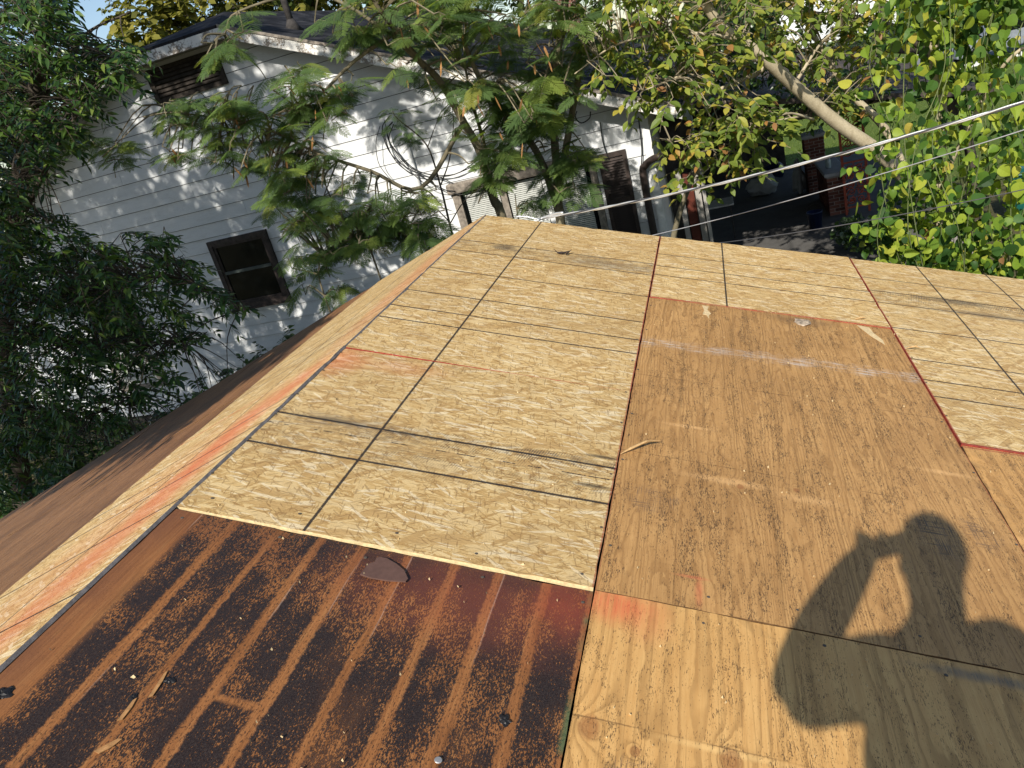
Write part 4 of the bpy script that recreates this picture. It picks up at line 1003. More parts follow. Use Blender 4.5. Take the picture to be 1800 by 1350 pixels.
M['bark_dark'] = mat_bark('dark bark', (.035, .028, .022), (.11, .092, .072)); M['bark_mim'] = mat_bark('mimosa bark', (.10, .085, .055), (.25, .215, .14), 14)
M['bark_pale'] = mat_bark('pale bark', (.30, .245, .155), (.50, .43, .30), 10); M['twig'] = mat_bark('twig', (.16, .13, .085), (.34, .29, .20), 30)
M['l_dark'] = mat_leaf('dark leaf', [(0, (.018, .044, .010)), (.4, (.036, .082, .018)), (.75, (.060, .120, .024)), (.94, (.11, .175, .03)), (1, (.15, .20, .04))], .28, .32, .5)
M['l_mim'] = mat_leaf('mimosa frond', [(0, (.080, .135, .050)), (.4, (.125, .200, .066)), (.75, (.175, .255, .068)), (.95, (.25, .31, .065)), (1, (.32, .32, .075))], .42, .6, .2)
M['l_c'] = mat_leaf('yellow green leaf', [(0, (.075, .120, .022)), (.35, (.150, .205, .034)), (.65, (.225, .275, .045)), (.86, (.34, .34, .055)), (.95, (.46, .36, .06)), (.98, (.40, .20, .06)), (1, (.28, .14, .06))], .40, .5, .3)
M['l_vine'] = mat_leaf('vine leaf', [(0, (.022, .055, .014)), (.25, (.055, .125, .022)), (.55, (.175, .270, .030)), (.85, (.30, .365, .042)), (.97, (.43, .43, .06)), (.995, (.42, .36, .06)), (1, (.26, .13, .06))], .36, .5, .22)
M['l_bg'] = mat_leaf('far leaf', [(0, (.10, .105, .02)), (.5, (.19, .18, .033)), (1, (.30, .26, .05))], .4, .7, .2)
M['l_bgd'] = mat_leaf('far dark leaf', [(0, (.03, .05, .014)), (.5, (.055, .085, .02)), (1, (.10, .12, .03))], .4, .7, .2)
M['l_ivy'] = mat_leaf('ivy leaf', [(0, (.015, .035, .012)), (.6, (.035, .07, .02)), (.93, (.07, .12, .03)), (1, (.28, .32, .04))], .2, .35, .45)
M['pod'] = plain('dry pod', (.30, .16, .06), .8, .2, var=.4, scale=20)

def plant(name, label, cat, base): 
    r = empty(name, tuple(base)); tag(r, label, cat); return r

# ---- big dark tree at the left
rs = np.random.RandomState(11)
root = plant('dark_leafy_tree', 'big dark leafy tree filling the left edge before the wall', 'tree', at(20, 880, 3.0)*np.array([1, 1, 0])+[0, 0, GZ])
F_ = Foliage(11)
A1 = [(-40, -60), (95, -60), (112, 25), (160, 75), (205, 55), (235, 75), (228, 100), (215, 145), (170, 170), (130, 215), (150, 240), (90, 260), (70, 300), (30, 330), (-40, 350)]
A2 = [(-40, 330), (30, 340), (60, 400), (90, 430), (170, 420), (230, 395), (260, 400), (330, 425), (350, 480), (430, 545), (400, 560), (360, 555), (350, 600), (310, 620), (300, 690), (240, 720), (180, 850), (100, 880), (-40, 940)]
A2c = [(-40, 300), (170, 420), (230, 500), (180, 640), (140, 760), (60, 850), (-40, 900)]
limbsA = [([at(25, 885, 3.0)+[0, 0, -.5], at(30, 800, 2.9), at(10, 600, 2.8), at(30, 350, 2.7), at(70, 120, 2.6), at(90, -80, 2.6)], .17, .06),
          ([at(10, 620, 2.8), at(90, 540, 2.5), at(200, 500, 2.2), at(320, 490, 2.0), at(420, 545, 1.9)], .030, .006),
          ([at(14, 560, 2.8), at(100, 600, 2.3), at(220, 610, 2.2), at(320, 600, 2.1)], .03, .006),
          ([at(30, 400, 2.7), at(90, 280, 2.5), at(150, 180, 2.3), at(230, 90, 2.2)], .034, .008),
          ([at(60, 200, 2.6), at(140, 70, 2.9), at(230, 20, 3.0)], .03, .008), ([at(75, 60, 2.6), at(40, 20, 2.4), at(60, -60, 2.4)], .034, .015),
          ([at(20, 700, 2.85), at(120, 740, 2.4), at(230, 700, 2.2)], .03, .006)]
def outward(p, c, z=0.0): 
    d = p-c; d[2] = d[2]*.5+z; return d
for poly, n, y0, y1 in ((A1, 620, 1.2, 4.2), (A2, 820, 1.2, 3.6), (A2c, 520, 1.5, 4.4), ([(60, 820), (200, 800), (330, 700), (450, 625), (440, 650), (330, 740), (200, 840), (90, 905)], 150, .9, 2.4)):
    for p in sample(poly, n, y0, y1, rs):
        c0 = np.array([-9.5, 3.0, p[2]-.3]); d = norm(outward(p, c0))+rs.normal(0, .45, 3)
        F_.spray(p-norm(d)*.12, d, rs.uniform(.22, .42), rs.randint(9, 14), rs.uniform(.095, .145), .55, facing=.15)
F_.build(root, limbsA, M['bark_dark'], M['l_dark'], [LANCE], 300, reach=.8)
# ---- a second tree beside our house, mostly out of frame, shades the far slope and the left wall
root = plant('shade_tree', 'tall tree beside the far roof slope, its crown out of frame', 'tree', (-8.2, -3.6, GZ))
F_ = Foliage(21)
def blob(F, c, r, n, L, nl, ll, rs, **k):
    for _ in range(n):
        u = norm(rs.normal(0, 1, 3))*rs.uniform(.35, 1)**.5; p = np.array(c)+u*np.array(r); F.spray(p, u+rs.normal(0, .5, 3), L, nl, ll*rs.uniform(.8, 1.2), .4, r=.006, **k)
for c_, r_, n in (((-9.4, -3.4, 4.8), (2.2, 1.6, 3.0), 620), ((-9.3, -1.6, 7.8), (3.6, 1.5, 2.2), 1750), ((-10.8, 0.2, 6.0), (1.8, 1.8, 2.4), 700), ((-12.4, -1.0, 3.5), (3.6, 1.4, 1.8), 850), ((-7.2, -2.6, 4.7), (1.6, 1.3, .8), 150), ((-7.7, -3.0, 2.6), (2.0, 1.2, 1.5), 560), ((-5.4, -3.0, 3.2), (1.7, 1.0, 1.4), 460), ((-3.2, -4.6, 4.9), (1.6, 1.0, .7), 130)):
    blob(F_, c_, r_, n, .5, 12, .17, rs)
k_ = 0
while k_ < 900:                                     # a low bough over the far slope
    p = np.array([rs.uniform(-7.4, -1.9), rs.uniform(-5.0, -3.9), rs.uniform(1.2, 4.2)])
    land = p+SUN*((p[2]+.9)/-SUN[2])
    if not -.85+.10*math.sin(p[0]*3.1) < land[1] < (.5 if k_ < 750 else 2.5): continue
    F_.spray(p, rs.normal(0, 1, 3), .4, 12, .17, .3, r=.006); k_ += 1
F_.build(root, [([(-8.2, -3.6, GZ-.2), (-8.1, -3.5, 0), (-8.4, -3.3, 3), (-8.8, -2.8, 7)], .2, .05), ([(-8.2, -3.5, 1.0), (-7, -3.9, 2.2), (-5.4, -4.2, 3.0), (-4, -4.3, 3.2)], .08, .02), ([(-8.5, -3.2, 3.6), (-9.4, -1.6, 5.2), (-10.4, 0, 6.2)], .08, .02)], M['bark_dark'], M['l_dark'], [LANCE], 0, reach=1.0)

# ---- mimosa
rs = np.random.RandomState(5)
root = plant('mimosa_tree', 'feathery mimosa tree with several trunks before the white wall', 'tree', at(930, 480, 3.4)*np.array([1, 1, 0])+[0, 0, GZ])
F_ = Foliage(31)
g0 = np.array(at(930, 520, 3.4)); g0[2] = GZ
mt = lambda pts, r0, r1: (pts, r0, r1)
limbsM = [([g0+[-.1, 0, -.2], at(893, 420, 3.3), at(868, 350, 3.2), at(845, 270, 3.1), at(815, 215, 3.0), at(775, 145, 2.8), at(740, 110, 2.6), at(690, 60, 2.4)], .062, .028),
          ([g0+[.1, 0, -.2], at(988, 420, 3.4), at(982, 360, 3.4), at(975, 250, 3.4), at(968, 180, 3.3), at(985, 60, 3.1), at(1000, -40, 3.0)], .058, .035),
          ([at(985, 380, 3.4), at(950, 280, 3.3), at(912, 225, 3.2), at(860, 165, 3.0), at(830, 110, 2.9), at(800, 30, 2.8)], .045, .02),
          ([at(983, 330, 3.4), at(1000, 230, 3.3), at(1018, 130, 3.2), at(1030, 40, 3.1)], .042, .025),
          ([at(868, 350, 3.2), at(850, 250, 3.5), at(830, 180, 3.4), at(818, 120, 3.3)], .03, .012),
          ([at(815, 215, 3.0), at(740, 330, 2.6), at(650, 300, 2.3), at(560, 270, 2.1), at(500, 240, 2.0), at(430, 215, 2.0), at(330, 200, 2.0)], .026, .008),
          ([at(690, 60, 2.4), at(620, 110, 2.2), at(560, 170, 2.1), at(520, 200, 2.1)], .024, .008),
          ([at(740, 110, 2.6), at(670, 20, 2.2), at(640, -30, 2.1)], .028, .014), ([at(690, 60, 2.4), at(560, -10, 2.2), at(420, 20, 2.0), at(395, 60, 2.0)], .02, .006),
          ([at(760, 430, 2.6), at(700, 420, 2.3), at(620, 420, 2.1), at(570, 450, 2.0)], .016, .006),
          ([at(880, 400, 3.3), at(800, 440, 2.8), at(770, 420, 2.6)], .02, .012),
          ([at(1175, 470, 4.2), at(1190, 390, 4.2), at(1222, 300, 4.1), at(1245, 250, 4.1)], .040, .02)]
M1 = [(630, -40), (1060, -40), (1050, 130), (1030, 170), (965, 190), (935, 215), (860, 250), (820, 215), (770, 180), (720, 150), (690, 125), (700, 80), (655, 55)]
M1b = [(840, 140), (960, 120), (975, 200), (930, 270), (880, 300), (850, 320), (840, 240)]
M2 = [(275, 165), (330, 170), (410, 165), (470, 195), (530, 170), (600, 210), (570, 300), (540, 400), (480, 395), (420, 300), (350, 280), (300, 270)]
M2b = [(460, 130), (530, 110), (620, 120), (625, 180), (560, 215), (500, 190)]
M3 = [(500, 290), (590, 290), (660, 320), (735, 330), (775, 385), (770, 430), (690, 440), (610, 445), (545, 500), (530, 440), (520, 380)]
M4 = [(940, 230), (1020, 245), (1045, 320), (1000, 345), (955, 330), (930, 300)]
M4b = [(860, 210), (890, 240), (870, 330), (840, 330)]
M5 = [(365, 25), (450, 20), (420, 60), (405, 110), (380, 110)]; M5b = [(110, 215), (170, 225), (240, 250), (250, 275), (190, 290), (140, 265)]
M6 = [(550, -30), (700, -30), (700, 70), (600, 90), (555, 60)]
for poly, n, y0, y1, nf, ll in ((M1, 145, 1.8, 3.8, 5, .25), (M1b, 30, 2.4, 3.3, 5, .28), (M2, 104, 1.7, 2.5, 5, .225), (M2b, 28, 1.8, 2.4, 5, .25), (M3, 74, 1.8, 2.8, 5, .24), (M4, 14, 2.9, 3.4, 5, .34), (M4b, 11, 2.8, 3.2, 5, .28), (M5, 8, 1.7, 2.1, 4, .26), (M5b, 14, 2.4, 3.4, 4, .28), (M6, 9, 1.9, 2.6, 5, .28)):
    for p in sample(poly, n, y0, y1, rs):
        L = rs.uniform(.10, .25); d = rs.normal(0, .6, 3); d[2] = -.1+rs.normal(0, .3)
        F_.tw.append(([p-norm(d)*L, p-norm(d)*L*.5+[0, 0, .02], p], [.006, .005, .004]))
        F_.umbel(p, nf, ll*rs.uniform(.8, 1.15), d=d*.35)
# the crown goes on above the frame
for _ in range(170):
    u = norm(rs.normal(0, 1, 3))*rs.uniform(.3, 1)**.5; p = np.array([-1.6, 3.6, 3.3])+u*np.array([3.4, 1.3, 1.2])
    if proj(p)[1] > -60: continue
    F_.umbel(p, 5, rs.uniform(.28, .36))
F_.build(root, limbsM, M['bark_mim'], M['l_mim'], FRONDS, 300, 'frond', reach=1.5)
mb = MB(); 
for poly, n in ((M2, 34), (M1, 26), (M2b, 10), (M1b, 8)):
    for p in sample(poly, n, 1.7, 2.6, rs):
        x = norm(np.array([rs.normal(0, .25), rs.normal(0, .25), -1.0])); sd = norm(np.cross(x, rs.normal(0, 1, 3))); L = rs.uniform(.09, .15); nn = len(mb.v)
        mb.v += [tuple(p), tuple(p+x*L*.3+sd*.011), tuple(p+x*L*.75+sd*.010), tuple(p+x*L), tuple(p+x*L*.75-sd*.010), tuple(p+x*L*.3-sd*.011)]; mb.f.append(tuple(range(nn, nn+6)))
o = mb.build('seed_pods', M['pod'], root); o.location = -Vector(root.location); o['kind'] = 'stuff'
# bare young stems between the mimosa and the wall
root = plant('bare_sapling', 'thin bare sapling stems rising before the coiled cables', 'sapling', at(790, 450, 3.6)*np.array([1, 1, 0])+[0, 0, GZ])
F_ = Foliage(33)
bl = [([at(800, 470, 3.6)+[0, 0, -1.6], at(792, 400, 3.6), at(775, 330, 3.6), at(750, 255, 3.6), at(700, 210, 3.5), at(690, 195, 3.5)], .016, .005), ([at(775, 325, 3.6), at(790, 280, 3.6), at(797, 220, 3.5), at(795, 190, 3.5)], .009, .004),
      ([at(752, 258, 3.6), at(762, 230, 3.6), at(776, 194, 3.6)], .007, .003), ([at(790, 395, 3.6), at(815, 355, 3.6), at(850, 325, 3.5)], .008, .003), ([at(790, 390, 3.6), at(770, 370, 3.5), at(755, 362, 3.5)], .008, .003)]
for p in sample([(675, 190), (740, 190), (735, 250), (690, 270)], 12, 3.3, 3.6, rs): F_.umbel(p, 3, .17)
F_.build(root, bl, M['bark_dark'], M['l_mim'], FRONDS, 36, 'frond')
# low mimosa saplings at the roof edge
for i, (cx, cy, Y, n, lab) in enumerate(((735, 415, 2.0, 7, 'bushy young mimosa at the roof peak beside the window'), (640, 395, 2.4, 8, 'young mimosa with drooping fronds left of the roof peak'), (560, 480, 2.0, 5, 'small mimosa shoot hanging over the brown roof edge'), (905, 360, 4.8, 4, 'dark young mimosa under the blind window'))):
    b0 = at(cx+10, cy+40, Y); root = plant('young_mimosa', lab, 'young tree', (b0[0], b0[1], GZ)); root['group'] = 'young mimosas along the wall'
    F_ = Foliage(60+i); lim = [([np.array([b0[0], b0[1], GZ-.1]), np.array([b0[0]+.05, b0[1], (GZ+b0[2])/2]), b0, at(cx, cy-20, Y)], .02, .006)]
    for p in sample([(cx-60, cy-30), (cx+10, cy-60), (cx+50, cy-10), (cx+30, cy+40), (cx-40, cy+50)], n, Y-.4, Y+.5, rs): F_.umbel(p, 5, .27, d=[0, 0, -.25]); F_.tw.append(([p-[0, 0, .12], p], [.005, .004]))
    F_.build(root, lim, M['bark_mim'], M['l_mim'], FRONDS, 60, 'frond')

# ---- leaning pale trunk with yellow-green leaves
rs = np.random.RandomState(8)
gC = at(1640, 480, 3.6); gC[2] = GZ
root = plant('leaning_tree', 'pale leaning trunk with yellow green oval leaves over the porch', 'tree', gC)
F_ = Foliage(41)
limbsC = [([gC+[0, 0, -.2], at(1640, 420, 3.6), at(1605, 330, 3.6), at(1545, 268, 3.55), at(1470, 215, 3.4), at(1395, 150, 3.2), at(1340, 100, 3.0), at(1300, 70, 2.9), at(1262, 40, 2.8), at(1225, -20, 2.7)], .085, .042),
          ([at(1590, 300, 3.8), at(1555, 225, 4.2), at(1500, 170, 4.2), at(1470, 130, 4.1), at(1430, 60, 4.0), at(1390, -30, 3.9)], .05, .02),
          ([at(1300, 70, 2.9), at(1240, 60, 2.7), at(1160, 60, 2.5), at(1080, 80, 2.4), at(1010, 130, 2.3)], .02, .006),
          ([at(1345, 105, 3.0), at(1250, 110, 2.7), at(1180, 140, 2.5), at(1130, 160, 2.4)], .018, .005),
          ([at(1430, 210, 3.3), at(1380, 200, 3.0), at(1320, 235, 2.8), at(1270, 275, 2.7), at(1230, 310, 2.6)], .014, .004),
          ([at(1418, 203, 3.3), at(1350, 215, 3.0), at(1290, 230, 2.9), at(1180, 250, 2.7)], .012, .004),
          ([at(1330, 130, 3.9), at(1400, 75, 4.0), at(1460, 20, 4.0), at(1500, -30, 4.0)], .028, .016), ([at(1210, 180, 3.6), at(1330, 130, 3.9)], .02, .026),
          ([at(1395, 150, 3.2), at(1460, 60, 3.6), at(1560, 30, 3.8)], .018, .006)]
C1 = [(990, -40), (1330, -40), (1345, 60), (1320, 110), (1350, 160), (1390, 205), (1330, 200), (1260, 215), (1190, 190), (1120, 175), (1070, 150), (1040, 120), (1000, 80)]
C2 = [(1120, 225), (1200, 230), (1260, 200), (1330, 215), (1400, 205), (1350, 250), (1300, 285), (1250, 300), (1240, 330), (1205, 330), (1185, 290)]
C3 = [(1330, -40), (1560, -40), (1560, 60), (1545, 140), (1490, 210), (1440, 190), (1400, 130), (1360, 80)]
for poly, n, y0, y1, fc in ((C1, 230, 1.9, 3.6, .55), (C2, 60, 2.2, 3.0, .6), (C3, 150, 3.2, 4.6, .3)):
    for p in sample(poly, n, y0, y1, rs):
        d = rs.normal(0, .7, 3); d[2] = -.15+rs.normal(0, .35)
        F_.spray(p, d, rs.uniform(.18, .38), rs.randint(6, 11), rs.uniform(.085, .125), .35, facing=fc, r=.0035)
for _ in range(800):
    u = norm(rs.normal(0, 1, 3))*rs.uniform(.3, 1)**.5; p = np.array([2.7, 4.4, 2.5])+u*np.array([3.2, 1.2, 1.9])
    if proj(p)[1] > -40: continue
    F_.spray(p, rs.normal(0, 1, 3), .35, 9, .125, .35)
F_.build(root, limbsC, M['bark_pale'], M['l_c'], [OVAL], 300, twigmat=M['twig'], reach=1.2)
# dark leafy tree behind it, in the shade over the porch roof
root = plant('shaded_tree', 'dark leaved tree hanging over the porch roof behind the leaning trunk', 'tree', (5.6, 9.6, GZ))
F_ = Foliage(44)
for poly, n, y0, y1 in (([(1040, 60), (1250, 60), (1400, 110), (1530, 90), (1560, 170), (1500, 190), (1400, 185), (1290, 170), (1180, 185), (1080, 160)], 190, 6.5, 9.5), ([(1250, -40), (1400, -40), (1380, 60), (1260, 90)], 60, 6, 9)):
    for p in sample(poly, n, y0, y1, rs):
        d = rs.normal(0, .7, 3); F_.spray(p, d, rs.uniform(.3, .5), 10, rs.uniform(.10, .14), .3, facing=.1, r=.006)
F_.build(root, [([(5.6, 9.6, GZ), (5.5, 9.5, -2), (4.6, 9.0, -.2), (2.9, 8.2, .6)], .10, .03), ([(4.8, 9.1, -.5), (3.4, 8.8, -.1), (2.2, 8.4, .1)], .05, .02)], M['bark_dark'], M['l_dark'], [OVAL], 120, reach=1.6)

# ---- heart leaved vine on a dead trunk at the right
rs = np.random.RandomState(17)
gE = at(1640, 520, 1.7); gE[2] = GZ
root = plant('climbing_vine', 'bright green heart leaved vine smothering a pale dead trunk', 'vine', gE)
F_ = Foliage(51)
limbsE = [([gE, at(1648, 470, 1.7), at(1652, 400, 1.7), at(1648, 320, 1.7), at(1655, 200, 1.7), at(1640, 80, 1.6), at(1650, -40, 1.6)], .055, .035),
          ([at(1650, 330, 1.7), at(1700, 230, 1.5), at(1760, 120, 1.3), at(1830, 60, 1.2)], .022, .01)]
st = MB()
def vine_stem(pts, n, l0, l1):
    P = spline(pts, 8); st.tube(P, [.0038]*len(P), 4, False)
    for k in range(n):
        q = P[min(len(P)-1, int(len(P)*(.5+.5*math.sin(rs.uniform(-1.57, 1.57)))))]; off_ = rs.normal(0, .10, 3)
        x = np.array([rs.normal(0, .6), rs.normal(0, .45)-.2, -.65+rs.normal(0, .4)]); z = -SUN*.7+rs.normal(0, .75, 3)+np.array([0, 0, .25])
        F_.leaf(q+off_, x, z, rs.uniform(l0, l1))
for i in range(21):
    x0 = 1572+i*12+rs.uniform(-12, 12); Y = rs.uniform(.7, 1.8); x1 = x0+rs.uniform(-40, 40)
    vine_stem([at(x0+20, -40, Y), at(x0+rs.uniform(-45, 45), 110, Y), at((x0+x1)/2+rs.uniform(-35, 35), 260, Y-.1), at(x1, 400, Y-.15), at(x1+rs.uniform(-20, 30), 500, Y-.1)], rs.randint(76, 112), .028, .098)
for pts, n in (([at(1560, 400, 1.7), at(1570, 430, 1.6), at(1585, 465, 1.5), at(1620, 475, 1.4)], 45), ([at(1565, 430, 1.6), at(1570, 370, 1.6), at(1600, 330, 1.6), at(1640, 330, 1.6)], 55), ([at(1530, 300, 1.8), at(1570, 220, 1.8), at(1600, 120, 1.8), at(1580, 20, 1.9)], 40), ([at(1600, 450, 1.4), at(1660, 430, 1.3), at(1740, 440, 1.2), at(1810, 430, 1.0)], 50),
               ([at(1580, 380, 1.5), at(1650, 370, 1.4), at(1720, 330, 1.2), at(1810, 300, 1.0)], 55), ([at(1600, 480, 1.5), at(1680, 480, 1.3), at(1810, 490, .9)], 45), ([at(1640, 90, 1.3), at(1655, 30, 1.3), at(1680, -20, 1.3)], 30), ([at(1700, 20, 1.2), at(1760, 150, 1.1), at(1800, 260, 1.0)], 34)):
    vine_stem(pts, int(n*2.1), .035, .105)
F_.build(root, limbsE, M['bark_pale'], M['l_vine'], [HEART, HEART_CURL, HEART_FLAT], 300)
o = st.build('stems', mat_bark('green stem', (.06, .085, .03), (.15, .17, .07), 20), root); o.location = -Vector(root.location); o['kind'] = 'stuff'
# ivy over the brick planter
root = plant('ivy', 'dark ivy spilling over the brick planter below the trellis', 'ivy', (4.0, 8.3, GZ))
F_ = Foliage(53)
for p in sample([(1470, 385), (1540, 380), (1600, 410), (1590, 440), (1540, 445), (1490, 435), (1460, 410)], 420, 8.0, 9.2, rs):
    F_.leaf(p, rs.normal(0, .6, 3)+[0, 0, -.5], -SUN+rs.normal(0, .5, 3), rs.uniform(.06, .12))
F_.build(root, [], M['twig'], M['l_ivy'], [HEART], 250)
root = plant('yellow_shrub', 'small bright yellow green shrub in the planter', 'shrub', at(1545, 432, 8.1)*np.array([1, 1, 0])+[0, 0, GZ])
F_ = Foliage(54)
for p in sample([(1535, 420), (1558, 420), (1562, 440), (1538, 445)], 12, 7.9, 8.2, rs): F_.spray(p, rs.normal(0, 1, 3)+[0, 0, .6], .12, 6, .09, .3)
F_.build(root, [], M['twig'], M['l_vine'], [OVAL], 40)
# undergrowth by the house wall, lower left
root = plant('undergrowth', 'dark shrubs growing along the foot of the white wall', 'shrubs', (-8, 5.4, GZ)); 
F_ = Foliage(57)
for p in sample([(130, 780), (300, 720), (450, 620), (520, 585), (520, 620), (330, 760), (170, 860)], 90, 4.0, 5.8, rs): F_.spray(p, rs.normal(0, 1, 3)+[0, 0, .5], .4, 10, .11, .3)
for _ in range(160):
    p = np.array([rs.uniform(-14, 0), rs.uniform(3.5, 6.2), GZ+rs.uniform(.1, .9)]); F_.spray(p, rs.normal(0, 1, 3)+[0, 0, .6], .4, 9, .12, .3)
F_.build(root, [], M['bark_dark'], M['l_dark'], [OVAL], 0)
root['kind'] = 'stuff'; del root['category']; root['label'] = 'dark shrubs growing along the foot of the white wall'

# ---- trees beyond the house
def far_tree(px, py, Y, r, mat, label, seed, n=420, ll=.42):
    c0 = at(px, py, Y); root = plant('far_tree', label, 'tree', (c0[0], c0[1], GZ)); root['group'] = 'trees beyond the house'
    F = Foliage(seed); rs = np.random.RandomState(seed)
    for k in range(9):
        u = norm(rs.normal(0, 1, 3)); cc = c0+u*np.array([r, r, r*.8])*rs.uniform(.3, .75)
        for _ in range(n//9):
            q = norm(rs.normal(0, 1, 3)); p = cc+q*r*.48*rs.uniform(.5, 1)
            F.spray(p, q+rs.normal(0, .5, 3), .8, 7, ll*rs.uniform(.6, 1.1), .3, r=.012)
    b0 = np.array([c0[0], c0[1], GZ])
    F.build(root, [([b0, b0+[.2, 0, 2.5], c0-[0, 0, r*.3], c0+[.1, .1, r*.5]], .28, .05), ([b0+[.15, 0, 2], c0+[r*.5, -.2, 0]], .1, .03), ([b0+[.15, 0, 2.3], c0+[-r*.5, .2, 0]], .1, .03)], M['bark_dark'], mat, [CLUMP], 0, reach=2.0)
far_tree(330, 60, 31, 3.0, M['l_bg'], 'yellow green tree beyond the clipped end of the dark roof', 71)
far_tree(420, -60, 36, 4.6, M['l_bgd'], 'darker green tree showing left of the roof vent pipe', 72)
far_tree(545, 0, 38, 4.6, M['l_bg'], 'yellowish tree directly behind the roof vent pipe', 73)
far_tree(740, -30, 40, 5.0, M['l_bg'], 'yellowish tree behind the mimosa crown above the ridge', 74)
far_tree(960, -70, 44, 5.2, M['l_bgd'], 'green tree beyond the ridge right of the mimosa', 75)
far_tree(-20, 190, 26, 3.4, M['l_bgd'], 'dark tree behind the left corner of the house', 76)
far_tree(1230, -120, 50, 6.0, M['l_bgd'], 'green tree at the top beyond the leaning trunk', 77)
far_tree(1530, -180, 52, 5.0, M['l_bgd'], 'green tree beyond the white building', 78)
# distant woods ring so that no bare horizon shows
mb = Foliage(90); rs = np.random.RandomState(90)
pos = []; 
for _ in range(7000):
    a = rs.uniform(-1.5, 1.5); R_ = rs.uniform(95, 125); pos.append((R_*math.sin(a), R_*math.cos(a), GZ+rs.uniform(0, 1)**1.3*(6.0+2*math.sin(a*23)+1.2*math.sin(a*61))))
pos = np.array(pos); N_ = len(pos)
o = joined('distant_woods', CLUMP, pos, rs.normal(0, 1, (N_, 3)), rs.normal(0, .5, (N_, 3))-SUN, rs.uniform(1.2, 2.6, N_), M['l_bgd'], None, rs)
tag(o, 'far wooded edge beyond the yards', kind='stuff')
# fallen white blossom and lawn grass
g_ = []
rs = np.random.RandomState(91)
n = 26000; X_ = rs.uniform(1.5, 16, n); Y_ = rs.uniform(14.5, 33, n)
m_ = ~((X_ < 3.4) & (Y_ < 18)); X_, Y_ = X_[m_], Y_[m_]; n = len(X_)
BLADE = (np.array([(0, .05, 0), (0, -.05, 0), (1, 0, -.1)]), np.array([(0, 1, 2)]))
o = joined('lawn_grass', BLADE, np.stack([X_, Y_, np.full(n, GZ)], 1), rs.normal(0, .45, (n, 3))+[0, 0, 1.0], rs.normal(0, 1, (n, 3)), rs.uniform(.06, .16, n), mat_leaf('grass blade', [(0, (.05, .09, .015)), (.6, (.11, .16, .03)), (1, (.22, .23, .07))], .3, .6, .2), None, rs)
tag(o, 'mown lawn grass beyond the porch', kind='stuff')

# ------------------------------------------------------------------ overhead wires
M['wire_al'] = plain('bare aluminium wire', (.58, .58, .57), .35, .5, .6, var=.1); M['wire_gr'] = plain('grey wire', (.26, .26, .27), .5, .4); M['wire_bk'] = plain('black wire jacket', (.05, .05, .055), .45, .4)
def sag(a, b_, n, drop):
    return [a+(b_-a)*t-np.array([0, 0, drop*4*t*(1-t)]) for t in np.linspace(0, 1, n)]
a = at(952, 384, .06); e = at(1850, 165, -.95)
P = sag(a, e, 90, .05)
root = empty('service_cable', tuple(a)); tag(root, 'twisted black and bare service cable from the roof peak to upper right', 'cable')
def helix(P, r, ph, turns):
    out = []
    for i, p in enumerate(P):
        t = P[min(i+1, len(P)-1)]-P[max(i-1, 0)]; t = t/np.linalg.norm(t); n1 = norm(np.cross(t, (0, 0, 1.0))); n2 = np.cross(n1, t); q = ph+turns*2*math.pi*i/len(P)
        out.append(p+r*(math.cos(q)*n1+math.sin(q)*n2)-a)
    return out
P2 = sag(a, e, 260, .05)
MB().tube(helix(P2, .0045, 0, 7), .0043, 6).build('bare_strand', M['wire_al'], root, True)
for k in (1, 2): MB().tube(helix(P2, .005, k*2.094, 7), .0048, 6).build('black_strand', M['wire_bk'] if k == 1 else M['wire_al'], root, True)
MB().tube(spline([np.array(q)-a for q in (at(905, 381, .05), at(925, 381, .05), at(944, 385, .04), at(952, 384, .06))], 4), .006, 6).build('wedge_clamp', M['wire_al'], root, True)
MB().tube(spline([np.array(q)-a for q in (at(945, 388, .03), at(952, 384, .06), at(975, 376, .03), at(990, 374, .0))], 4), .009, 6).build('clamp_body', M['wire_al'], root, True)
for (q0, q1, nm, lab, r, mt_) in (((1120, 420, .25), (1850, 212, -.6), 'overhead_wire', 'thin grey wire below the thick service cable', .0032, 'wire_gr'), ((1240, 430, .25), (1850, 322, -.45), 'overhead_wire', 'lowest thin dark wire crossing to the vine', .0034, 'wire_bk')):
    A_, B_ = at(*q0), at(*q1); o = MB().tube(sag(A_, B_, 40, .03), r, 6).build(nm, M[mt_], None, True); tag(o, lab, 'wire', 'thin overhead wires')

# ------------------------------------------------------------------ scraps on the roof
def rp(u, v, n=0.0):
    return np.array([u*math.cos(AL)+n*math.sin(AL), -v, -u*math.sin(AL)+n*math.cos(AL)])
def on_roof(name, mb, u, v, rot, mat, label, cat, n=0.0, group=None, bevel=0):
    o = mb.build(name, mat, None); R_ = Matrix.Rotation(AL, 4, 'Y') @ Matrix.Rotation(rot, 4, 'Z'); R_.translation = Vector(rp(u, v, n)); o.matrix_world = R_; tag(o, label, cat, group); return o
M['splint'] = plain('fresh splinter', (.52, .33, .15), .8, .2, var=.3, scale=60); M['torn'] = plain('torn pale veneer', (.66, .50, .28), .85, .15, var=.25, scale=50); M['shard'] = plain('brown shingle shard', (.115, .062, .048), .7, .3, var=.15, scale=60)
M['chip'] = plain('torn brown wood', (.40, .21, .085), .85, .15, var=.3, scale=50); M['tar'] = plain('tar lump', (.012, .010, .010), .5, .5); M['nail'] = plain('nail', (.09, .075, .06), .6, .25, 0.0)
def shard_mb(pts, th=.003, ridge=.0):
    mb = MB(); mb.prism([(x, y, 0) for x, y in pts], (0, 0, th)); return mb
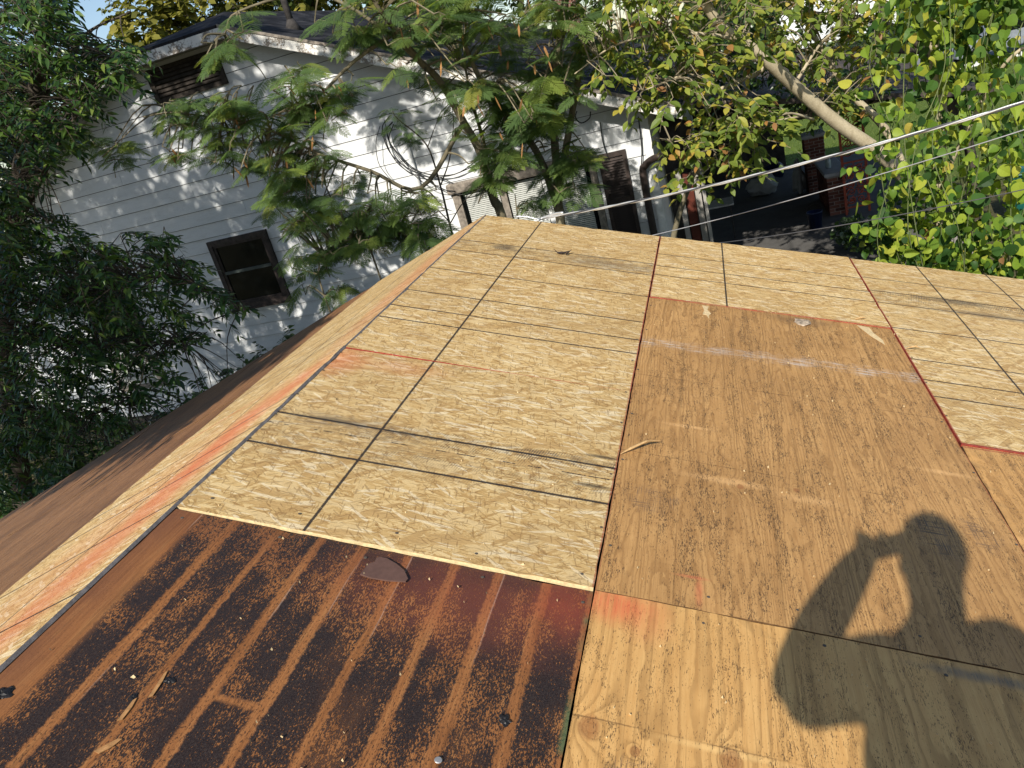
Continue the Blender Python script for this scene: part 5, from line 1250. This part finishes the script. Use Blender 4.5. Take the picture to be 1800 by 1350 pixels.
on_roof('shingle_shard', shard_mb([(-.052, -.039), (-.024, -.044), (.022, -.042), (.070, -.032), (.072, -.02), (.051, .009), (.023, .027), (-.009, .041), (-.030, .040), (-.036, .034), (-.034, .018), (-.047, .006)], .004), .672, 3.735, .0, M['shard'], 'smooth brown leaf shaped shard lying on the tar stained sheet', 'shard', FB+.0035)
on_roof('torn_veneer', shard_mb([(-.015, .09), (.02, .085), (.012, .03), (.030, -.02), (.018, -.055), (.020, -.10), (.008, -.05), (-.012, -.045), (-.004, .02)], .0016), 1.512, 1.39, 0, M['torn'], 'pale torn veneer patch below the left of the red seam', 'veneer tear', PB+.002)
on_roof('torn_veneer', shard_mb([(-.030, .11), (.028, .10), (.034, .03), (.062, -.06), (.060, -.12), (.044, -.085), (.012, -.02)], .0016), 2.30, 1.40, 0, M['torn'], 'pale pointed veneer tear near the right end of red seam', 'veneer tear', PB+.002)
def splinter(L, w_, h, bend=.1):
    mb = MB(); P = [(-L/2, 0, .002), (-L*.2, bend*L*.3, .004+h*.3), (L*.15, bend*L*.1, .004+h), (L/2, -bend*L*.2, .003+h*.6)]
    mb.tube(P, [w_*.2, w_, w_*.8, w_*.15], 5); return mb
on_roof('wood_splinter', splinter(.17, .006, .02), 1.285, 2.89, .75, M['splint'], 'long curved splinter sticking up beside the long red edge', 'splinter', PB+.004)
on_roof('wood_splinter', splinter(.07, .006, .004), 2.30, 1.20, .55, M['splint'], 'short flat splinter above right end of the red seam', 'splinter', OB+.003)
on_roof('wood_splinter', splinter(.07, .004, .015, .3), 2.478, 1.545, .2, M['splint'], 'small forked splinter on the right red edge', 'splinter', OB+.003)
mb = splinter(.05, .008, .006); mb.tube([(.0, 0, .004), (.05, .012, .02)], [.007, .002], 5); mb.tube([(-.02, 0, .004), (-.05, .05, .012)], [.003, .001], 4); mb.tube([(.03, -.01, .004), (.06, .05, .02)], [.006, .001], 4)
on_roof('bark_scrap', mb, .655, .715, .1, M['shutter'], 'dark scrap of bark and twigs on the upper board', 'bark scrap', OB+.004)
bmx = bmesh.new(); bmesh.ops.create_icosphere(bmx, subdivisions=2, radius=1); rr = random.Random(4)
for v_ in bmx.verts: v_.co = Vector((v_.co.x*.040, v_.co.y*.05, max(v_.co.z, -.1)*.009))*(1+rr.uniform(-.35, .3))
me = bpy.data.meshes.new('gum'); bmx.to_mesh(me); bmx.free(); o = link_mesh('caulk_lump', me, plain('crusty caulk', (.42, .33, .24), .7, .3, var=.6, scale=60)); R_ = Matrix.Rotation(AL, 4, 'Y'); R_.translation = Vector(rp(1.995, 1.35, PB+.002)); o.matrix_world = R_; tag(o, 'crusty caulk lump on dark stain under the red seam', 'lump')
bmx = bmesh.new(); bmesh.ops.create_icosphere(bmx, subdivisions=3, radius=1)
for v_ in bmx.verts:
    a_ = math.atan2(v_.co.y, v_.co.x); k_ = 1+.28*math.sin(a_*2+.6)+.22*math.sin(a_*5+2)+.16*math.sin(a_*9+1)+rr.uniform(-.1, .1)
    v_.co = Vector((v_.co.x*.015*k_, v_.co.y*.019*k_, max(v_.co.z, -.2)*.004*(1+rr.uniform(-.5, .6))))
me = bpy.data.meshes.new('tar'); bmx.to_mesh(me); bmx.free()
for i, (u_, v_, s_, lab) in enumerate(((.055, 4.335, 1.1, 'black tar lump by the ridge at the lower left edge'), (1.085, 4.115, .75, 'glossy black tar blob on the right of the striped sheet'), (.36, 4.21, .6, 'ragged tar scrap between the stripes at lower left'), (.315, 4.27, .5, 'smaller tar scrap lowest among the stripes'))):
    o = link_mesh('tar_lump', me, M['tar']); R_ = Matrix.Rotation(AL, 4, 'Y') @ Matrix.Rotation(i*1.3, 4, 'Z') @ Matrix.Scale(s_, 4); R_.translation = Vector(rp(u_, v_, FB+.003)); o.matrix_world = R_; tag(o, lab, 'tar lump', 'tar scraps on the old sheathing')
for i, (u_, v_, ro, w_, h_, lab) in enumerate(((.345, 4.225, .15, .010, .075, 'upper bare wood strip torn out between tar stripes'), (.325, 4.30, .1, .011, .06, 'middle bare strip of torn wood at lower left'), (.345, 4.385, -.5, .015, .05, 'pale wood chip lowest on the striped sheet'))):
    on_roof('wood_chip', shard_mb([(-w_*.5, -h_*.5), (w_*.3, -h_*.42), (w_*.5, .1*h_), (w_*.25, h_*.5), (-w_*.2, h_*.38)], .002), u_, v_, ro, M['chip'], lab, 'wood chip', FB+.003, 'wood chips on the old sheathing')
nl = MB().lathe([(.0042, 0), (.0048, .0008), (.004, .0014), (.0, .0015)], sides=12).mesh('nail'); nl.materials.append(M['nail'])
rr = random.Random(9)
spots = [(.979, 4.245, 'grey nail head near the bottom edge of the striped sheet')]
nroot = roof
for (u_, v0_, v1_, st_, n_) in ((.012, .1, 3.6, .20, OB), (1.205, .15, 3.6, .31, OB), (1.235, 1.4, 3.6, .40, PB), (2.425, 1.4, 3.6, .40, PB), (2.455, .2, 2.4, .30, OB), (1.25, 3.75, 6, .41, PB)):
    v_ = v0_
    while v_ < v1_:
        o = bpy.data.objects.new('nail', nl); COL.objects.link(o); o.parent = roof; o.rotation_euler = (0, AL, 0); o.location = Vector(rp(u_+rr.uniform(-.006, .006), v_, n_+.0006)); v_ += st_*rr.uniform(.8, 1.2)
for v_ in (3.59, 3.70):
    for k in range(9):
        o = bpy.data.objects.new('nail', nl); COL.objects.link(o); o.parent = roof; o.rotation_euler = (0, AL, 0); uu = .06+k*.285+rr.uniform(-.03, .03)
        o.location = Vector(rp(uu, v_+rr.uniform(-.015, .015), (OB if uu < 1.22 and v_ < 3.65 else (FB if uu < 1.22 else PB))+.0010))
nl = nl.copy(); nl.materials[0] = plain('bright nail', (.5, .48, .46), .4, .5, .6); o = link_mesh('loose_nail', nl); R_ = Matrix.Rotation(AL, 4, 'Y') @ Matrix.Scale(1.7, 4); R_.translation = Vector(rp(.979, 4.245, FB+.003)); o.matrix_world = R_; tag(o, 'grey nail head near the bottom edge of the striped sheet', 'nail')
# small litter of splinters and grit
mb = MB(); rr = random.Random(12)
for _ in range(520):
    u_, v_ = rr.uniform(.03, 3.4), rr.uniform(.1, 4.6); L = rr.uniform(.0016, .0065)*(1 if rr.random() < .9 else 2.2); a_ = rr.uniform(0, 3.14); wd = rr.uniform(.0012, .003)
    dx, dy = L*math.cos(a_), L*math.sin(a_); n_ = .0042
    p0, p1, p2 = rp(u_, v_, n_-.004), rp(u_+dx, v_+dy, n_-.002), rp(u_+dx*.4-dy/L*wd, v_+dy*.4+dx/L*wd, n_+.002)
    q = len(mb.v); mb.v += [tuple(p0), tuple(p1), tuple(p2), tuple((p0+p1)/2+np.array([0, 0, -.004]))]; mb.f += [(q, q+1, q+2), (q+1, q+3, q+2), (q+3, q, q+2)]
o = mb.build('wood_litter', M['torn'], None); tag(o, 'loose splinters and grit scattered over the sheets', kind='stuff')

# ------------------------------------------------------------------ the photographer, standing behind the camera
def skin(name, joints, edges, mat, parent, root_i=0, sub=2):
    me = bpy.data.meshes.new(name); me.from_pydata([tuple(j[:3]) for j in joints], edges, []); me.materials.append(mat)
    o = bpy.data.objects.new(name, me); COL.objects.link(o)
    if parent: o.parent = parent
    o.modifiers.new('skin', 'SKIN').use_smooth_shade = True
    lay = me.skin_vertices[0] if len(me.skin_vertices) else None
    for i, j in enumerate(joints):
        r = j[3] if hasattr(j[3], '__len__') else (j[3], j[3]); lay.data[i].radius = r; lay.data[i].use_root = (i == root_i)
    s_ = o.modifiers.new('sub', 'SUBSURF'); s_.levels = sub; s_.render_levels = sub
    return o
M['skin'] = plain('skin', (.42, .24, .16), .55, .35, var=.06); M['shirt'] = plain('grey work shirt', (.16, .17, .19), .85, .15, var=.2, scale=20); M['jean'] = plain('blue jeans', (.04, .06, .12), .9, .1, var=.3, scale=30); M['hair'] = plain('dark hair', (.02, .014, .010), .6, .3, var=.4, scale=40); M['shoe'] = plain('work boots', (.09, .06, .035), .7, .2)
fz = lambda x: -x*math.tan(AL)
px0, py0 = 1.72, -5.62
f1 = np.array([1.60, -5.62, fz(1.60)]); f2 = np.array([1.88, -5.66, fz(1.88)])
person = empty('person', (px0, py0, fz(px0))); tag(person, 'person in work shirt and jeans holding a phone up to eye level', 'person')
po = np.array(person.location)
def J(x, y, z, r): return (x-po[0], y-po[1], z-po[2], r)
hipz = fz(1.72)+.92
body = [J(1.69, -5.62, hipz, (.125, .105)), J(1.675, -5.62, hipz+.18, (.135, .11)), J(1.675, -5.61, hipz+.34, (.135, .11)), J(1.71, -5.60, .865, (.095, .075)), J(1.708, -5.58, .955, .068), J(1.716, -5.558, 1.075, (.088, .100)), J(1.722, -5.562, 1.165, (.090, .102)),
        J(1.545, -5.60, .795, .078), J(1.366, -5.50, .705, .062), J(1.466, -5.42, .832, .066), J(1.552, -5.35, .920, .050), J(1.59, -5.325, .955, .030),
        J(1.86, -5.60, .84, .060), J(1.955, -5.60, .58, .045), J(1.975, -5.54, .33, .034), J(1.98, -5.52, .25, .032),
        J(1.63, -5.62, hipz-.06, .092), J(1.615, -5.60, (hipz+f1[2])/2+.02, .062), J(1.60, -5.63, f1[2]+.09, .042), J(1.595, -5.53, f1[2]+.045, .04),
        J(1.80, -5.62, hipz-.06, .092), J(1.85, -5.61, (hipz+f2[2])/2, .062), J(1.88, -5.66, f2[2]+.09, .042), J(1.89, -5.56, f2[2]+.045, .04)]
edges = [(0, 1), (1, 2), (2, 3), (3, 4), (4, 5), (5, 6), (2, 7), (7, 8), (8, 9), (9, 10), (10, 11), (2, 12), (12, 13), (13, 14), (14, 15), (0, 16), (16, 17), (17, 18), (18, 19), (0, 20), (20, 21), (21, 22), (22, 23)]
skin('body', body, edges, M['skin'], person)
g_ = lambda j, k: (j[0], j[1], j[2], tuple(q+k for q in j[3]) if hasattr(j[3], '__len__') else j[3]+k)
sh_ = [g_(body[i], .016) for i in (0, 1, 2, 3, 7, 8, 12, 13)]; sh_[5] = g_(body[8], .020)
sh_[0] = J(1.69, -5.62, hipz-.13, (.20, .18)); sh_[1] = J(1.668, -5.62, hipz+.17, (.19, .165)); sh_[2] = J(1.668, -5.61, hipz+.34, (.185, .155))
skin('shirt', sh_, [(0, 1), (1, 2), (2, 3), (2, 4), (4, 5), (2, 6), (6, 7)], M['shirt'], person)
tr_ = [g_(body[i], .014) for i in (0, 16, 17, 18, 20, 21, 22)]+[J(1.685, -5.62, hipz+.12, (.150, .125))]
tr_[0] = J(1.70, -5.62, hipz+.02, (.155, .13)); tr_[1] = J(1.625, -5.62, hipz-.10, .105); tr_[4] = J(1.79, -5.62, hipz-.10, .105)
skin('trousers', tr_, [(0, 1), (1, 2), (2, 3), (0, 4), (4, 5), (5, 6), (0, 7)], M['jean'], person)
bmx = bmesh.new(); bmesh.ops.create_icosphere(bmx, subdivisions=4, radius=1); rr = random.Random(6)
kill = [v_ for v_ in bmx.verts if (v_.co.y > .30 and v_.co.z < .42) or v_.co.z < -.62 or (v_.co.z < -.05 and v_.co.y > -.05)]
bmesh.ops.delete(bmx, geom=kill, context='VERTS')
for v_ in bmx.verts:
    k_ = 1+.03*math.sin(v_.co.x*23+v_.co.y*11)+.02*rr.uniform(-1, 1); v_.co = Vector((v_.co.x*.090*k_, v_.co.y*.106*k_, v_.co.z*.112*k_))
me = bpy.data.meshes.new('hair'); bmx.to_mesh(me); bmx.free(); o = link_mesh('hair', me, M['hair'], person, True); o.location = (1.722-po[0], -5.570-po[1], 1.118-po[2])
o.modifiers.new('thick', 'SOLIDIFY').thickness = .008
for sx in (-1, 1):
    MB().lathe([(.002, -.028), (.012, -.02), (.016, 0), (.012, .024), (.002, .03)], (1.712+sx*.075-po[0], -5.57-po[1], 1.06-po[2]), 10).build('ear', M['skin'], person, True)
MB().lathe([(.004, .022), (.010, .01), (.015, -.012), (.006, -.02)], (1.712-po[0], -5.462-po[1], 1.065-po[2]), 10).build('nose', M['skin'], person, True)
for fx, fy in ((1.595, -5.53), (1.89, -5.56)):
    MB().box((fx-.05-po[0], fy-.16-po[1], fz(fx)-po[2]-.012), (fx+.05-po[0], fy+.12-po[1], fz(fx)-po[2]+.075)).build('boot', M['shoe'], person, bevel=.03)
# hand with five fingers closed round the phone
def finger(pts, r, nm='finger'):
    skin(nm, [J(*p, r*q) for p, q in zip(pts, (1.05, 1, .9, .75))], [(0, 1), (1, 2), (2, 3)], M['skin'], person, sub=1)
for k in range(4):
    zz = .978-.020*k; ln = (1, 1.06, 1.0, .85)[k]
    finger([(1.595, -5.322, zz), (1.565, -5.300, zz+.004), (1.555, -5.285, zz+.002), (1.566, -5.281, zz)], .0085)
finger([(1.60, -5.335, .965), (1.615, -5.318, .985), (1.625, -5.304, .985), (1.630, -5.2985, .982)], .0095, 'thumb')
for k in range(4):
    finger([(1.975+.012*(k-1.5), -5.515, .235), (1.975+.014*(k-1.5), -5.505, .20), (1.975+.014*(k-1.5), -5.500, .175), (1.975+.013*(k-1.5), -5.51, .155)], .0085)
finger([(1.965, -5.505, .25), (1.955, -5.48, .225), (1.955, -5.468, .20), (1.957, -5.465, .185)], .0095, 'thumb')
ph = empty('phone', (1.6331, -5.290, .925)); tag(ph, 'black phone held upright in one raised hand', 'phone')
for nm, bx, mt_ in (('case', ((-.078, -.004, -.039), (.078, .004, .034)), M['black']), ('screen', ((-.074, -.0058, -.035), (.074, -.0042, .030)), M['glass'])):
    o = MB().box(*bx).build(nm, mt_, ph, bevel=.002)
ph.rotation_euler = (.0, ROLL, 0)
